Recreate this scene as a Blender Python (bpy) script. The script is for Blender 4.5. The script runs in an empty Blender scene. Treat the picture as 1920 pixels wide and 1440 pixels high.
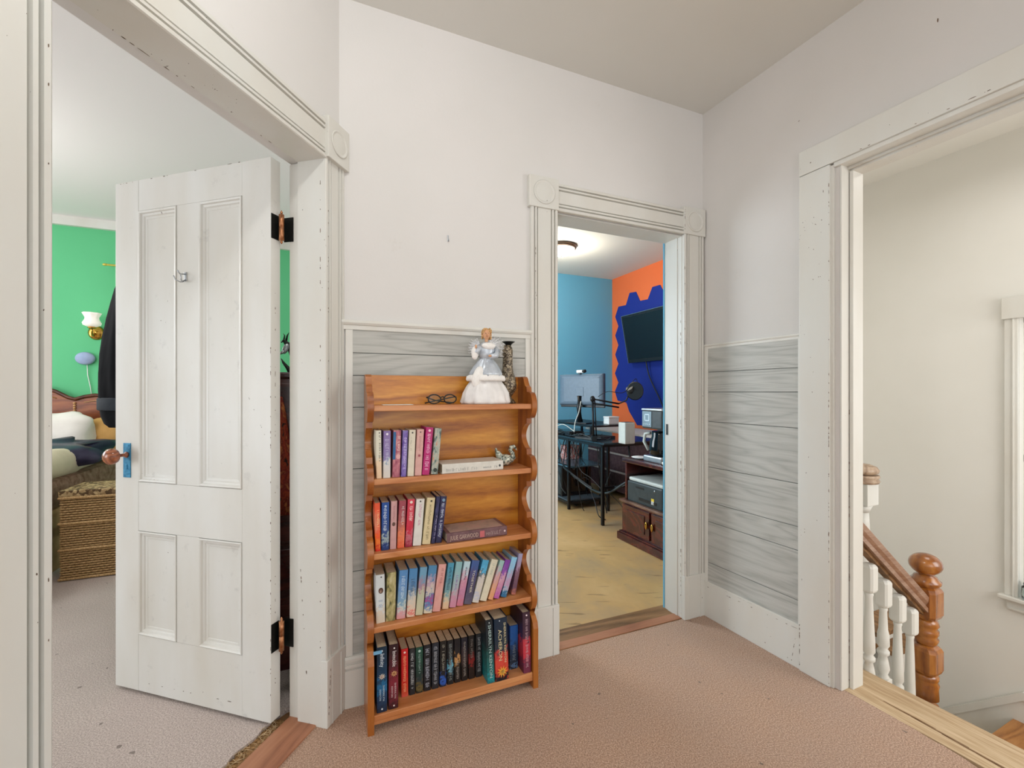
import bpy, bmesh, math, random
from mathutils import Vector, Matrix, noise
random.seed(7)
SC = bpy.context.scene
COL = SC.collection
PI = math.pi

# ---------------------------------------------------------------- camera
F, HZ, CX, H = 825.0, 735.0, 960.0, 1.22
cam = bpy.data.cameras.new('camera'); camo = bpy.data.objects.new('camera', cam); COL.objects.link(camo)
cam.sensor_width = 36; cam.lens = 36*F/1920; cam.shift_y = (HZ-720)/1920; cam.clip_start = .02
camo.location = (0, 0, H); camo.rotation_euler = (PI/2, 0, 0)
SC.camera = camo
SC.view_settings.view_transform = 'Standard'; SC.view_settings.look = 'None'
SC.view_settings.exposure = 0.0; SC.view_settings.gamma = 1.0; SC.view_settings.use_curve_mapping = False

# ---------------------------------------------------------------- world and lights
W = bpy.data.worlds.new('World'); SC.world = W; W.use_nodes = True
W.node_tree.nodes['Background'].inputs[0].default_value = (.93, .96, 1, 1)
W.node_tree.nodes['Background'].inputs[1].default_value = 1.0

class Fr:
    """a wall frame: x runs right along the wall, y away from the hall, z up"""
    def __init__(s, o, deg):
        s.o = o; s.a = math.radians(deg); s.dx = (math.cos(s.a), math.sin(s.a)); s.dy = (-math.sin(s.a), math.cos(s.a))
    def w(s, a, b, z=0.0): return Vector((s.o[0]+a*s.dx[0]+b*s.dy[0], s.o[1]+a*s.dx[1]+b*s.dy[1], z))
    def loc(s, x, y):
        rx, ry = x-s.o[0], y-s.o[1]; return rx*s.dx[0]+ry*s.dx[1], rx*s.dy[0]+ry*s.dy[1]
    def onY(s, u, v, yy=0.0):       # a measured point on the plane y = yy
        r = (u-CX)/F; k = r*s.dy[0]+s.dy[1]; c = s.o[0]*s.dy[0]+s.o[1]*s.dy[1]
        t = (yy+c)/k; x, _ = s.loc(r*t, t); return x, H-(v-HZ)*t/F
    def onX(s, u, v, xx=0.0):
        r = (u-CX)/F; k = r*s.dx[0]+s.dx[1]; c = s.o[0]*s.dx[0]+s.o[1]*s.dx[1]
        t = (xx+c)/k; _, y = s.loc(r*t, t); return y, H-(v-HZ)*t/F
K = (-.668, 1.7007); CRN = (1.053, 2.4265)
FB = Fr(K, 22.9); FR = Fr(CRN, -65.4); FL = Fr(K, 76.0); FD = Fr((-.877, 1.6), math.degrees(math.atan2(.27, -.962)))
CEIL = 2.75

def area(name, loc, target, size, power, color=(1, 1, 1), size_y=None, spread=180):
    l = bpy.data.lights.new(name, 'AREA'); l.energy = power; l.color = color; l.size = size; l.spread = math.radians(spread)
    if size_y: l.shape = 'RECTANGLE'; l.size_y = size_y
    o = bpy.data.objects.new(name, l); COL.objects.link(o); o.location = loc
    o.rotation_euler = (Vector(target)-Vector(loc)).to_track_quat('-Z', 'Y').to_euler(); return o
def point(name, loc, power, color, r):
    l = bpy.data.lights.new(name, 'POINT'); l.energy = power; l.color = color; l.shadow_soft_size = r
    o = bpy.data.objects.new(name, l); COL.objects.link(o); o.location = loc; return o
point('hall_lamp', (-.236, .459, 2.66), 18, (1, 1, .99), .06)
area('hall_daylight', (1.5, -2.8, 1.7), (-.6, 1.5, 1.2), 2.2, 27, (1, .99, .97))
area('bedroom_daylight', FB.w(-4.05, 2.1, 1.7), FB.w(-.6, 1.2, .6), 1.5, 55, (.86, .93, 1), 1.6)
area('bedroom_door_fill', FB.w(-3.9, -.7, 1.15), FB.w(-.8, .3, .7), 1.1, 38, (.88, .94, 1), 1.3)  # added fill for the door front and carpet, no window seen there
point('bedroom_ceiling_fill', FB.w(-2.3, 1.5, 2.15), 24, (1, .97, .95), .15)  # added unseen point light that brightens the bedroom ceiling
area('office_daylight', FB.w(.25, 2.1, 1.5), FB.w(3.0, 1.6, 1.0), 1.3, 62, (.84, .93, 1), 1.5)
area('stair_daylight', FR.w(2.6, 1.2, 1.3), FR.w(.3, 1.3, .3), 1.3, 35, (1, .99, .97), 1.5)
area('stair_overhead_light', FR.w(.9, 1.0, 2.6), FR.w(.9, 1.0, 0), .7, 7, (1, .98, .95))  # unseen overhead area light above the stairs, no fixture modelled

# ---------------------------------------------------------------- materials
def lin(c):
    if isinstance(c, str): c = [int(c[i:i+2], 16)/255 for i in (0, 2, 4)]
    return tuple((x/12.92 if x <= .04045 else ((x+.055)/1.055)**2.4) for x in c[:3])+(1,)
class NT:
    def __init__(s, name, rough=.6, metal=0, spec=.5, color='cccccc'):
        s.m = bpy.data.materials.new(name); s.m.use_nodes = True; s.t = s.m.node_tree
        s.b = s.t.nodes['Principled BSDF']; s.b.inputs['Roughness'].default_value = rough; s.b.inputs['Metallic'].default_value = metal
        s.b.inputs['Specular IOR Level'].default_value = spec; s.b.inputs['Base Color'].default_value = lin(color)
        s._tc = None
    def n(s, typ, **k):
        nd = s.t.nodes.new(typ)
        for a, b in k.items(): setattr(nd, a, b)
        return nd
    def l(s, a, b): s.t.links.new(a, b)
    def co(s, scale=(1, 1, 1), rnd=0.0):
        if not s._tc: s._tc = s.n('ShaderNodeTexCoord')
        mp = s.n('ShaderNodeMapping'); mp.inputs['Scale'].default_value = scale; s.l(s._tc.outputs['Object'], mp.inputs[0])
        if rnd:
            oi = s.n('ShaderNodeObjectInfo'); mu = s.n('ShaderNodeMath', operation='MULTIPLY'); mu.inputs[1].default_value = rnd
            s.l(oi.outputs['Random'], mu.inputs[0]); s.l(mu.outputs[0], mp.inputs['Location'])
        return mp.outputs[0]
    def noise(s, co, scale, detail=3, rough=.5, dist=0):
        nd = s.n('ShaderNodeTexNoise'); nd.inputs['Scale'].default_value = scale; nd.inputs['Detail'].default_value = detail
        nd.inputs['Roughness'].default_value = rough; nd.inputs['Distortion'].default_value = dist; s.l(co, nd.inputs['Vector']); return nd.outputs['Fac']
    def ramp(s, fac, stops):
        r = s.n('ShaderNodeValToRGB'); e = r.color_ramp.elements
        while len(e) < len(stops): e.new(.5)
        for el, (p, c) in zip(e, stops): el.position = p; el.color = lin(c) if not isinstance(c, (int, float)) else (c, c, c, 1)
        s.l(fac, r.inputs[0]); return r.outputs[0]
    def mix(s, fac, a, b, mode='MIX'):
        m = s.n('ShaderNodeMix', data_type='RGBA', blend_type=mode)
        for i, v in ((0, fac), (6, a), (7, b)):
            if isinstance(v, (int, float)): m.inputs[i].default_value = v
            elif isinstance(v, str): m.inputs[i].default_value = lin(v)
            else: s.l(v, m.inputs[i])
        return m.outputs[2]
    def math(s, op, a, b=0):
        m = s.n('ShaderNodeMath', operation=op)
        for i, v in ((0, a), (1, b)):
            if isinstance(v, (int, float)): m.inputs[i].default_value = v
            else: s.l(v, m.inputs[i])
        return m.outputs[0]
    def col(s, c): s.l(c, s.b.inputs['Base Color']); return s
    def bump(s, h, strength=.3, dist=.002):
        b = s.n('ShaderNodeBump'); b.inputs['Strength'].default_value = strength; b.inputs['Distance'].default_value = dist
        s.l(h, b.inputs['Height']); s.l(b.outputs[0], s.b.inputs['Normal']); return s

def plain(name, c, rough=.6, metal=0, var=.06, spec=.5, scale=30):
    m = NT(name, rough, metal, spec, c); co = m.co()
    f = m.noise(co, scale, 3); a = [max(0, x-var) for x in [int(c[i:i+2], 16)/255 for i in (0, 2, 4)]]; b = [min(1, x+var) for x in [int(c[i:i+2], 16)/255 for i in (0, 2, 4)]]
    m.col(m.ramp(f, [(.3, a), (.7, b)])); return m.m
def wallpaint(name, c, c2=None, rough=.75, smudge=.5):
    m = NT(name, rough, 0, .3, c); co = m.co()
    f = m.noise(co, 1.6, 4, .55); c2 = c2 or c
    base = m.ramp(f, [(.35, c), (.7, c2)])
    s = m.noise(m.co((1, 1, 1)), 7, 6, .7); sm = m.ramp(s, [(.66, 0.0), (.80, smudge)])
    base = m.mix(sm, base, 'c4bcb0')
    m.col(base); m.bump(m.noise(co, 90, 3), .12, .002); return m.m
def trimpaint(name, c='e3e1d9', chips=.69, rough=.42):
    m = NT(name, rough, 0, .45, c); co = m.co()
    base = m.ramp(m.noise(m.co((1, 1, .3)), 5, 4), [(.3, c), (.75, 'd6d2c8')])
    ch = m.noise(m.co((1, 1, .55)), 120, 2, .5); area_ = m.noise(co, 4.5, 2)
    k = m.math('ADD', ch, m.math('MULTIPLY', area_, .30))
    k = m.ramp(k, [(chips+.195, 0.0), (chips+.210, 1.0)])
    m.col(m.mix(k, base, '5b4a3c')); m.bump(m.noise(co, 40, 3), .15, .002); return m.m
def wood(name, dark, mid, light, scale=(1, 1, 1), rough=.35, ringscale=9, rnd=5, spec=.5, coat=0, rw=.9, fw=.55):
    """grain runs along the axis whose scale is small"""
    m = NT(name, rough, 0, spec, mid); co = m.co(scale, rnd)
    f1 = m.noise(co, ringscale*.32, 2, .5, .6); rings = m.math('FRACT', m.math('MULTIPLY', f1, 9))
    tri = m.math('ABSOLUTE', m.math('SUBTRACT', rings, .5))
    fine = m.noise(co, ringscale*9, 4, .6)
    k = m.math('ADD', m.math('MULTIPLY', tri, rw), m.math('MULTIPLY', fine, fw))
    m.col(m.ramp(k, [(.22, dark), (.48, mid), (.8, light)])); m.bump(fine, .12, .001)
    m.b.inputs['Coat Weight'].default_value = coat; m.b.inputs['Coat Roughness'].default_value = .2
    return m.m
M = {}
M['wall'] = wallpaint('wall_paint', 'dfdcd9', 'dad8d4')
M['wall_shaded'] = wallpaint('wall_paint_shaded', 'd6d2ce', 'd1cec9')  # same off-white paint made darker: the right wall's shade put into the colour
M['ceil'] = wallpaint('ceiling_paint', 'e4e4df', 'e1e1db', smudge=0.0)
M['trim'] = trimpaint('trim_paint', 'dbdbd5', .735)
M['trim2'] = trimpaint('trim_paint_clean', 'e2e2dc', .9)
M['doorp'] = trimpaint('door_paint', 'e2e2de', .76, .38)
def _smudge():
    t = M['doorp'].node_tree; b = t.nodes['Principled BSDF']; src = b.inputs['Base Color'].links[0].from_socket
    tc = t.nodes.new('ShaderNodeTexCoord'); n1 = t.nodes.new('ShaderNodeTexNoise'); n1.inputs['Scale'].default_value = 14; n1.inputs['Detail'].default_value = 6; n1.inputs['Roughness'].default_value = .7
    rp = t.nodes.new('ShaderNodeValToRGB'); rp.color_ramp.elements[0].position = .60; rp.color_ramp.elements[0].color = (0, 0, 0, 1); rp.color_ramp.elements[1].position = .78; rp.color_ramp.elements[1].color = (.55, .55, .55, 1)
    mx = t.nodes.new('ShaderNodeMix'); mx.data_type = 'RGBA'; mx.inputs[7].default_value = (.42, .41, .39, 1)
    t.links.new(tc.outputs['Object'], n1.inputs['Vector']); t.links.new(n1.outputs['Fac'], rp.inputs[0]); t.links.new(rp.outputs[0], mx.inputs[0]); t.links.new(src, mx.inputs[6]); t.links.new(mx.outputs[2], b.inputs['Base Color'])
_smudge()
M['stairwall'] = wallpaint('stair_wall_paint', 'e8e6df', 'e4e2da', smudge=0.0)
M['bedceil'] = wallpaint('bedroom_ceiling_paint', 'f0eae9', smudge=.0)
M['bedwall'] = wallpaint('bedroom_white_paint', 'e6e4e0', smudge=0.0)
M['green'] = wallpaint('green_paint', '66c68c', '63c288', smudge=0.0)
M['blue'] = wallpaint('blue_paint', '6ab2cf', '6cafcd', smudge=0.0)
M['orange'] = wallpaint('orange_paint', 'ef7440', 'ee7845', smudge=0.0)
M['navy'] = wallpaint('navy_paint', '1d3391', '1c2f86', smudge=0.0)
M['offceil'] = wallpaint('office_ceiling_paint', 'dedacd', smudge=0.0)
M['pine'] = wood('amber_pine', '9a560e', 'c27a1c', 'dc9a34', (.35, 2, 2.2), .35, 5, 5, coat=.25)
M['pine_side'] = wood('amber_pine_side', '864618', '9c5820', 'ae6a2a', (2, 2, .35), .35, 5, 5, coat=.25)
M['pine_shelf'] = wood('amber_pine_shelf', 'b36c38', 'c58250', 'd2935e', (.35, 2, 2), .4, 5, 5, coat=.15)
M['newel'] = wood('varnished_newel_wood', '7c4418', '98591f', 'b0702c', (2, 2, .4), .22, 5, 5, coat=.6)
M['oldwood'] = wood('worn_pine', '8f7254', 'b59874', 'd0b896', (.10, 1.6, 2), .65, 9, 0, rw=.45, fw=1.0)
M['oldwoodx'] = wood('worn_red_wood', '8c5a40', 'a46e50', 'b07c5c', (.22, 2, 2), .55, 6, 0)
M['oldwoody'] = wood('scuffed_brown_wood', '5c3f20', '805c38', '9a734c', (.22, 2, 2), .55, 6, 0)
M['cherry'] = wood('dark_cherry', '2c0c09', '46150f', '5a2016', (.4, 1, 2), .25, 5, 5, coat=.4)
M['headb'] = wood('carved_walnut', '6e3416', '8e4a22', 'a05c2e', (.4, 1, 2), .35, 5, 5)
def planks_mat():
    m = NT('grey_plank_laminate', .5, 0, .4, 'aeb2ae'); co = m.co((.5, 1, 4.2), 23)
    f = m.noise(co, 2.3, 2, .45, .35); r = m.math('FRACT', m.math('MULTIPLY', f, 10)); tri = m.math('ABSOLUTE', m.math('SUBTRACT', r, .5))
    fine = m.noise(m.co((.25, 1, 6), 11), 26, 4, .6)
    k = m.math('ADD', m.math('MULTIPLY', tri, .75), m.math('MULTIPLY', fine, .7))
    m.col(m.ramp(k, [(.25, 'a2a29c'), (.5, 'b5b5af'), (.85, 'c2c2bc')])); return m.m
M['plank'] = planks_mat()
def carpet(name, a, b, c):
    m = NT(name, .95, 0, .1, b); co = m.co()
    f = m.noise(co, 215, 5, .8); g = m.noise(co, 3.2, 4, .6)
    base = m.ramp(f, [(.36, a), (.5, b), (.64, c)])
    base = m.mix(m.ramp(g, [(.35, 0.0), (.75, .22)]), base, 'a09088')
    sp = m.ramp(m.noise(co, 30, 1, .3), [(.775, 0.0), (.79, .7)])
    m.col(m.mix(sp, base, '5a4a3c')); m.bump(f, .8, .004)
    m.b.inputs['Sheen Weight'].default_value = .3
    return m.m
M['carpet'] = carpet('pinkish_carpet_warm_lit', '70513c', 'b88f72', 'e8cab2')  # browner copy of the one carpet: warm hall light put into the colour
M['carpet_daylit'] = carpet('beige_carpet_daylit', '84746c', 'c8b6ac', 'efe4dc')  # greyer copy of it: cool bedroom daylight put into the colour
def vinyl():
    m = NT('tan_sheet_floor', .45, 0, .4, 'c0a060'); co = m.co()
    g = m.noise(co, 1.6, 5, .6, .4); base = m.ramp(g, [(.3, 'a48e6e'), (.5, 'c59e68'), (.7, 'd6b07a')])
    st = m.ramp(m.noise(m.co((1, 6, 1)), 4.5, 2, .5, .5), [(.66, 0.0), (.70, .6)])
    m.col(m.mix(st, base, '6e5432')); m.bump(g, .15, .004); return m.m
M['vinyl'] = vinyl()
M['black'] = plain('black_plastic', '141517', .4, 0, .01)
M['blackm'] = plain('black_metal', '16181b', .35, .3, .01)
M['dglass'] = plain('dark_glass', '0c0e12', .08, 0, .005)
M['grayp'] = plain('dark_grey_plastic', '30383a', .45, 0, .02)
M['lgrayp'] = plain('pale_grey_plastic', 'c9cdc6', .5, 0, .02)
M['white'] = plain('white_plastic', 'eeeeea', .4, 0, .01)
M['silver'] = plain('brushed_silver', 'b8bcc0', .3, .9, .03)
M['brass'] = plain('polished_brass', 'c89b48', .22, .95, .05)
M['copper'] = plain('aged_copper', 'a8714c', .35, .8, .08, scale=80)
M['iron'] = plain('black_iron', '121614', .45, .5, .02, scale=60)
M['bluemetal'] = plain('blue_painted_metal', '2c7fa6', .4, .3, .08, scale=90)
M['woodknob'] = wood('brown_knob_wood', '6a3416', '9a5430', 'b8714a', (1, 1, 1), .3, 20, 0, coat=.4)
M['pages'] = plain('paper_edges', 'c9b79a', .9, 0, .06, scale=200)
M['paper'] = plain('white_paper', 'efebe2', .8, 0, .02)
M['fur'] = plain('white_fur', 'f4f1ec', .95, 0, .02, scale=150)
M['satin'] = plain('white_satin', 'e9e6e3', .35, 0, .03, scale=25)
M['silvercloth'] = plain('silver_blue_satin', 'c3cad2', .3, .25, .07, scale=35)
M['lace'] = plain('silver_tinsel', 'f2f2f4', .35, .1, .03, scale=120)
M['skin'] = plain('doll_skin', 'd9a47c', .5, 0, .03)
M['hair'] = plain('blond_hair', 'c69c66', .6, 0, .1, scale=120)
M['cloth_black'] = plain('black_jacket_cloth', '08090c', .9, 0, .01, .15, 12)
M['navyblanket'] = plain('navy_satin_blanket', '302c48', .35, 0, .05, scale=9)
M['quilt'] = plain('cream_quilt', 'e2d2b8', .85, 0, .03, scale=8)
M['pillow'] = plain('white_pillowcase', 'eee8de', .85, 0, .02, scale=10)
M['tanpillow'] = plain('tan_pillowcase', 'd7a661', .85, 0, .04, scale=10)
M['spread'] = plain('taupe_bedspread', '8f6b58', .9, 0, .1, scale=22)
M['mattress'] = plain('tan_bed_skirt', 'c49a70', .9, 0, .05, scale=12)
M['wicker'] = plain('wicker', 'c8a470', .7, 0, .12, scale=140)
M['wickerd'] = plain('wicker_core', '6e5838', .8, 0, .08, scale=100)
M['gray_blue'] = plain('blue_grey_fabric', 'a0b0d0', .8, 0, .02)
M['jute'] = plain('torn_jute_backing', '8a6434', .95, 0, .18, scale=120)
M['fibre'] = plain('straw_fibre', 'cdb38a', .9, 0, .1, scale=60)
def mosaic(name, a, b, c, sc=190, metal=.3, rough=.3):
    m = NT(name, rough, metal, .6, b); v = m.n('ShaderNodeTexVoronoi'); v.inputs['Scale'].default_value = sc; m.l(m.co(), v.inputs['Vector'])
    sep = m.n('ShaderNodeSeparateColor'); m.l(v.outputs['Color'], sep.inputs[0])
    m.col(m.ramp(sep.outputs[0], [(.2, a), (.5, b), (.85, c)])); m.bump(v.outputs['Distance'], .5, .002); return m.m
M['bronze'] = mosaic('bronze_glitter_mosaic', '3e3224', '74654f', 'a4967e')
M['swan'] = mosaic('pale_shell_mosaic', '5c665e', '9aa293', 'd5d6c4', 150, .2)
def emis(name, c, e):
    m = NT(name, .4, 0, .5, c); m.b.inputs['Emission Color'].default_value = lin(c); m.b.inputs['Emission Strength'].default_value = e; return m.m
M['lampglow'] = emis('glowing_lamp_glass', 'fff6e0', 2.6)
M['opal'] = emis('opal_glass', 'f6efe6', .35)
def glass():
    m = NT('clear_glass', .03, 0, .5, 'eef6f6'); m.b.inputs['Transmission Weight'].default_value = 1; m.b.inputs['IOR'].default_value = 1.45; return m.m
M['glass'] = glass()
def spine(name, cols, sc=60, rough=.45, thr=.0):
    """printed cover: patches of the listed colours; colour bands follow the height"""
    m = NT(name, rough, 0, .5, cols[0]); co = m.co((1, 1, .55)); f = m.noise(co, sc, 3, .6, .4)
    n = len(cols)
    stops = [(.34+.30*i/(max(1, n-1)), c) for i, c in enumerate(cols)]
    m.col(m.ramp(f, stops)); return m.m
def banded(name, bands, sc=70, amt=.35, rough=.42):
    """printed cover whose picture changes down the spine: bands = (z, colour) in metres from the base"""
    m = NT(name, rough, 0, .5, bands[0][1]); t = m.n('ShaderNodeTexCoord'); sp = m.n('ShaderNodeSeparateXYZ'); m.l(t.outputs['Object'], sp.inputs[0])
    f = m.noise(m.co(), sc, 3, .65)
    k = m.math('ADD', m.math('MULTIPLY', sp.outputs[2], 4.0), m.math('MULTIPLY', m.math('SUBTRACT', f, .5), amt*1.8))
    m.col(m.ramp(k, [(min(.99, max(0, z*4.0)), c) for z, c in bands])); return m.m

# ---------------------------------------------------------------- mesh helpers
class MB:
    def __init__(s): s.v = []; s.f = []; s.mi = []; s.sm = []
    def add(s, vs, fs, mi=0, sm=False):
        b = len(s.v); s.v += [tuple(v) for v in vs]
        for f in fs: s.f.append([b+i for i in f]); s.mi.append(mi); s.sm.append(sm)
        return s
    def box(s, x0, x1, y0, y1, z0, z1, mi=0, bev=0.0):
        if x0 > x1: x0, x1 = x1, x0
        if y0 > y1: y0, y1 = y1, y0
        if z0 > z1: z0, z1 = z1, z0
        if bev > 0:
            bm = bmesh.new(); bmesh.ops.create_cube(bm, size=1)
            for v in bm.verts: v.co = Vector(((x0+x1)/2+v.co.x*(x1-x0), (y0+y1)/2+v.co.y*(y1-y0), (z0+z1)/2+v.co.z*(z1-z0)))
            bmesh.ops.bevel(bm, geom=bm.edges[:], offset=min(bev, .45*min(x1-x0, y1-y0, z1-z0)), segments=2, affect='EDGES', profile=.6)
            bm.verts.ensure_lookup_table()
            for i, v in enumerate(bm.verts): v.index = i
            s.add([v.co.copy() for v in bm.verts], [[v.index for v in f.verts] for f in bm.faces], mi); bm.free(); return s
        vs = [(x, y, z) for z in (z0, z1) for y in (y0, y1) for x in (x0, x1)]
        return s.add(vs, [(0, 2, 3, 1), (4, 5, 7, 6), (0, 1, 5, 4), (2, 6, 7, 3), (0, 4, 6, 2), (1, 3, 7, 5)], mi)
    def hexa(s, p, mi=0):   # 8 points: bottom 4 (ccw seen from above), top 4
        return s.add(p, [(3, 2, 1, 0), (4, 5, 6, 7), (0, 1, 5, 4), (1, 2, 6, 5), (2, 3, 7, 6), (3, 0, 4, 7)], mi)
    def prism(s, poly, a0, a1, axis='x', mi=0, sm=False):
        """poly: 2D points; extruded along axis.  axis x: (y,z); y: (x,z); z: (x,y)"""
        n = len(poly)
        def P(p, a): return {'x': (a, p[0], p[1]), 'y': (p[0], a, p[1]), 'z': (p[0], p[1], a)}[axis]
        vs = [P(p, a0) for p in poly]+[P(p, a1) for p in poly]
        fs = [tuple(range(n)), tuple(range(2*n-1, n-1, -1))]
        s.add(vs, fs, mi); b = len(s.v)-2*n
        for i in range(n):
            j = (i+1) % n; s.f.append([b+i, b+n+i, b+n+j, b+j]); s.mi.append(mi); s.sm.append(sm)
        return s
    def lathe(s, prof, c=(0, 0, 0), seg=20, mi=0, sm=True, rot=0.0, sx=1, sy=1, wob=None):
        vs = []; n = len(prof)
        for r, z in prof:
            for k in range(seg):
                a = 2*PI*k/seg+rot; q = r*(wob(a, z) if wob else 1)
                vs.append((c[0]+q*math.cos(a)*sx, c[1]+q*math.sin(a)*sy, c[2]+z))
        fs = [(i*seg+k, i*seg+(k+1) % seg, (i+1)*seg+(k+1) % seg, (i+1)*seg+k) for i in range(n-1) for k in range(seg)]
        s.add(vs, fs, mi, sm); b = len(s.v)-n*seg
        s.f.append([b+k for k in range(seg)][::-1]); s.mi.append(mi); s.sm.append(False)
        s.f.append([b+(n-1)*seg+k for k in range(seg)]); s.mi.append(mi); s.sm.append(False)
        return s
    def loft(s, rings, mi=0, sm=True, cap=True):
        n = len(rings[0]); vs = [p for r in rings for p in r]
        fs = [(i*n+k, i*n+(k+1) % n, (i+1)*n+(k+1) % n, (i+1)*n+k) for i in range(len(rings)-1) for k in range(n)]
        s.add(vs, fs, mi, sm)
        if cap:
            b = len(s.v)-len(vs); s.f.append([b+k for k in range(n)][::-1]); s.mi.append(mi); s.sm.append(False)
            b2 = len(s.v)-n; s.f.append([b2+k for k in range(n)]); s.mi.append(mi); s.sm.append(False)
        return s
    def tube(s, pts, r, seg=8, mi=0):
        pts = [Vector(p) for p in pts]; rings = []; rr = r if isinstance(r, (list, tuple)) else [r]*len(pts)
        up = Vector((0, 0, 1))
        for i, p in enumerate(pts):
            d = (pts[min(i+1, len(pts)-1)]-pts[max(i-1, 0)]).normalized()
            a = d.cross(up); a = a.normalized() if a.length > .05 else d.cross(Vector((1, 0, 0))).normalized()
            if i and a.dot(la) < 0: a = -a
            la = a; b = d.cross(a).normalized()
            rings.append([p+rr[i]*(math.cos(2*PI*k/seg)*a+math.sin(2*PI*k/seg)*b) for k in range(seg)])
        return s.loft(rings, mi)
    def ell(s, c, r, seg=16, rings=10, mi=0, rotm=None, wob=0.0, wsc=30):
        rs = []
        for i in range(rings+1):
            t = PI*i/rings; st = max(.02, math.sin(t)); ring = []
            for k in range(seg):
                a = 2*PI*k/seg; p = Vector((r[0]*st*math.cos(a), r[1]*st*math.sin(a), -r[2]*math.cos(t)))
                if wob: p *= 1+wob*noise.noise(p*wsc+Vector(c)*9)
                if rotm: p = rotm @ p
                ring.append(p+Vector(c))
            rs.append(ring)
        return s.loft(rs, mi)
    def build(s, name, mats, parent=None, loc=None, rz=0.0, frame=None, kind=None, label=None, cat=None, group=None):
        me = bpy.data.meshes.new(name); me.from_pydata(s.v, [], s.f)
        for m in (mats if isinstance(mats, (list, tuple)) else [mats]): me.materials.append(M[m] if isinstance(m, str) else m)
        me.polygons.foreach_set('material_index', s.mi); me.polygons.foreach_set('use_smooth', s.sm); me.update()
        bm = bmesh.new(); bm.from_mesh(me); bmesh.ops.recalc_face_normals(bm, faces=bm.faces[:]); bm.to_mesh(me); bm.free()
        o = bpy.data.objects.new(name, me); COL.objects.link(o)
        if frame: o.location = (frame.o[0], frame.o[1], 0); o.rotation_euler = (0, 0, frame.a)
        if loc is not None: o.location = loc; o.rotation_euler = (0, 0, rz)
        if parent: o.parent = parent
        tag(o, label, cat, group, kind); return o
def tag(o, label=None, cat=None, group=None, kind=None):
    if label: o['label'] = label
    if cat: o['category'] = cat
    if group: o['group'] = group
    if kind: o['kind'] = kind
    return o
def thing(name, label, cat, loc, rz=0.0, group=None):
    o = bpy.data.objects.new(name, None); o.empty_display_size = .1; COL.objects.link(o); o.location = loc; o.rotation_euler = (0, 0, rz)
    return tag(o, label, cat, group)
def text_mesh(body, size, mat, parent, pos, mode='down', width=None, extr=.0002, label=None, name='lettering', shear=0.0, flip=False):
    c = bpy.data.curves.new('tmp', 'FONT'); c.body = body; c.size = size; c.extrude = extr; c.align_x = 'CENTER'; c.align_y = 'CENTER'; c.resolution_u = 2; c.shear = shear
    t = bpy.data.objects.new('tmp', c); COL.objects.link(t); bpy.context.view_layer.update()
    me = bpy.data.meshes.new_from_object(t.evaluated_get(bpy.context.evaluated_depsgraph_get())); bpy.data.objects.remove(t); bpy.data.curves.remove(c)
    me.materials.clear(); me.materials.append(M[mat] if isinstance(mat, str) else mat)
    xs = [v.co.x for v in me.vertices]; w = (max(xs)-min(xs)) or 1; k = width/w if width else 1
    R = Matrix(((0, 1, 0), (0, 0, -1), (-1, 0, 0))) if mode == 'down' else Matrix(((1, 0, 0), (0, 0, -1), (0, 1, 0)))
    for v in me.vertices: v.co = R @ Vector((v.co.x*k, v.co.y, v.co.z))+Vector(pos)
    o = bpy.data.objects.new(name, me); COL.objects.link(o); o.parent = parent; tag(o, label); return o

# ================================================================= SETTING
# ---- floors
def poly_slab(pts, z0, z1, name, mat, kind='structure', label=None):
    mb = MB(); mb.prism([(p.x, p.y) for p in pts], z0, z1, 'z'); return mb.build(name, mat, kind=kind, label=label)
def ragged(a, b, n, amp, seed):
    random.seed(seed); out = []
    for i in range(n+1):
        t = i/n; p = a.lerp(b, t); d = (b-a).normalized(); nn = Vector((-d.y, d.x, 0)); out.append(p+nn*random.uniform(-amp, amp)); 
    return out
hall = [FB.w(.0, .04), FB.w(.95, .04)]+ragged(FB.w(.955, .0), FB.w(1.72, .0), 26, .005, 3)+[FB.w(1.725, .04), FB.w(1.90, .04)]
hall += [FR.w(.0, .04), FR.w(.64, .04)]+ragged(FR.w(.70, .045), FR.w(1.15, .0), 22, .004, 4)+[FR.w(3.9, -.02)]
hall += [Vector((1.5, -3.4, 0)), FL.w(-5.2, .02), FL.w(-.98, .02)]+ragged(FL.w(-.90, .055), FL.w(-.12, .028), 34, .010, 5)+[FL.w(-.10, .05)]
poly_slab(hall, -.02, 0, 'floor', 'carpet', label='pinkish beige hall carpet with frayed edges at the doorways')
bed = ragged(FL.w(-.95, .215), FL.w(-.05, .20), 34, .008, 6)+[FL.w(.0, .16), FB.w(-.03, .2), FB.w(-.03, 3.42), FB.w(-4.2, 3.42), FB.w(-4.2, -1.6), FL.w(-2.4, .16), FL.w(-1.0, .16)]
poly_slab(bed, -.02, 0, 'floor', 'carpet_daylit', label='beige bedroom carpet with cool daylight in its colour')
poly_slab([FB.w(-.02, .125), FB.w(2.0, .125), FB.w(2.0, .40), FB.w(3.7, .52), FB.w(3.7, 3.4), FB.w(-.02, 3.4)], -.02, -.002, 'floor', 'vinyl', label='worn tan office floor')
sub = [FB.w(-4.3, -1.7), FL.w(-5.3, 0), Vector((1.6, -3.5, 0)), FR.w(3.9, .1), FR.w(.5, .1), FR.w(-.3, .2), FB.w(3.72, .52), FB.w(3.75, 3.5), FB.w(-4.3, 3.5)]
poly_slab(sub, -.09, -.021, 'floor', 'oldwoody', label='bare subfloor boards under the carpets')
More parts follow.
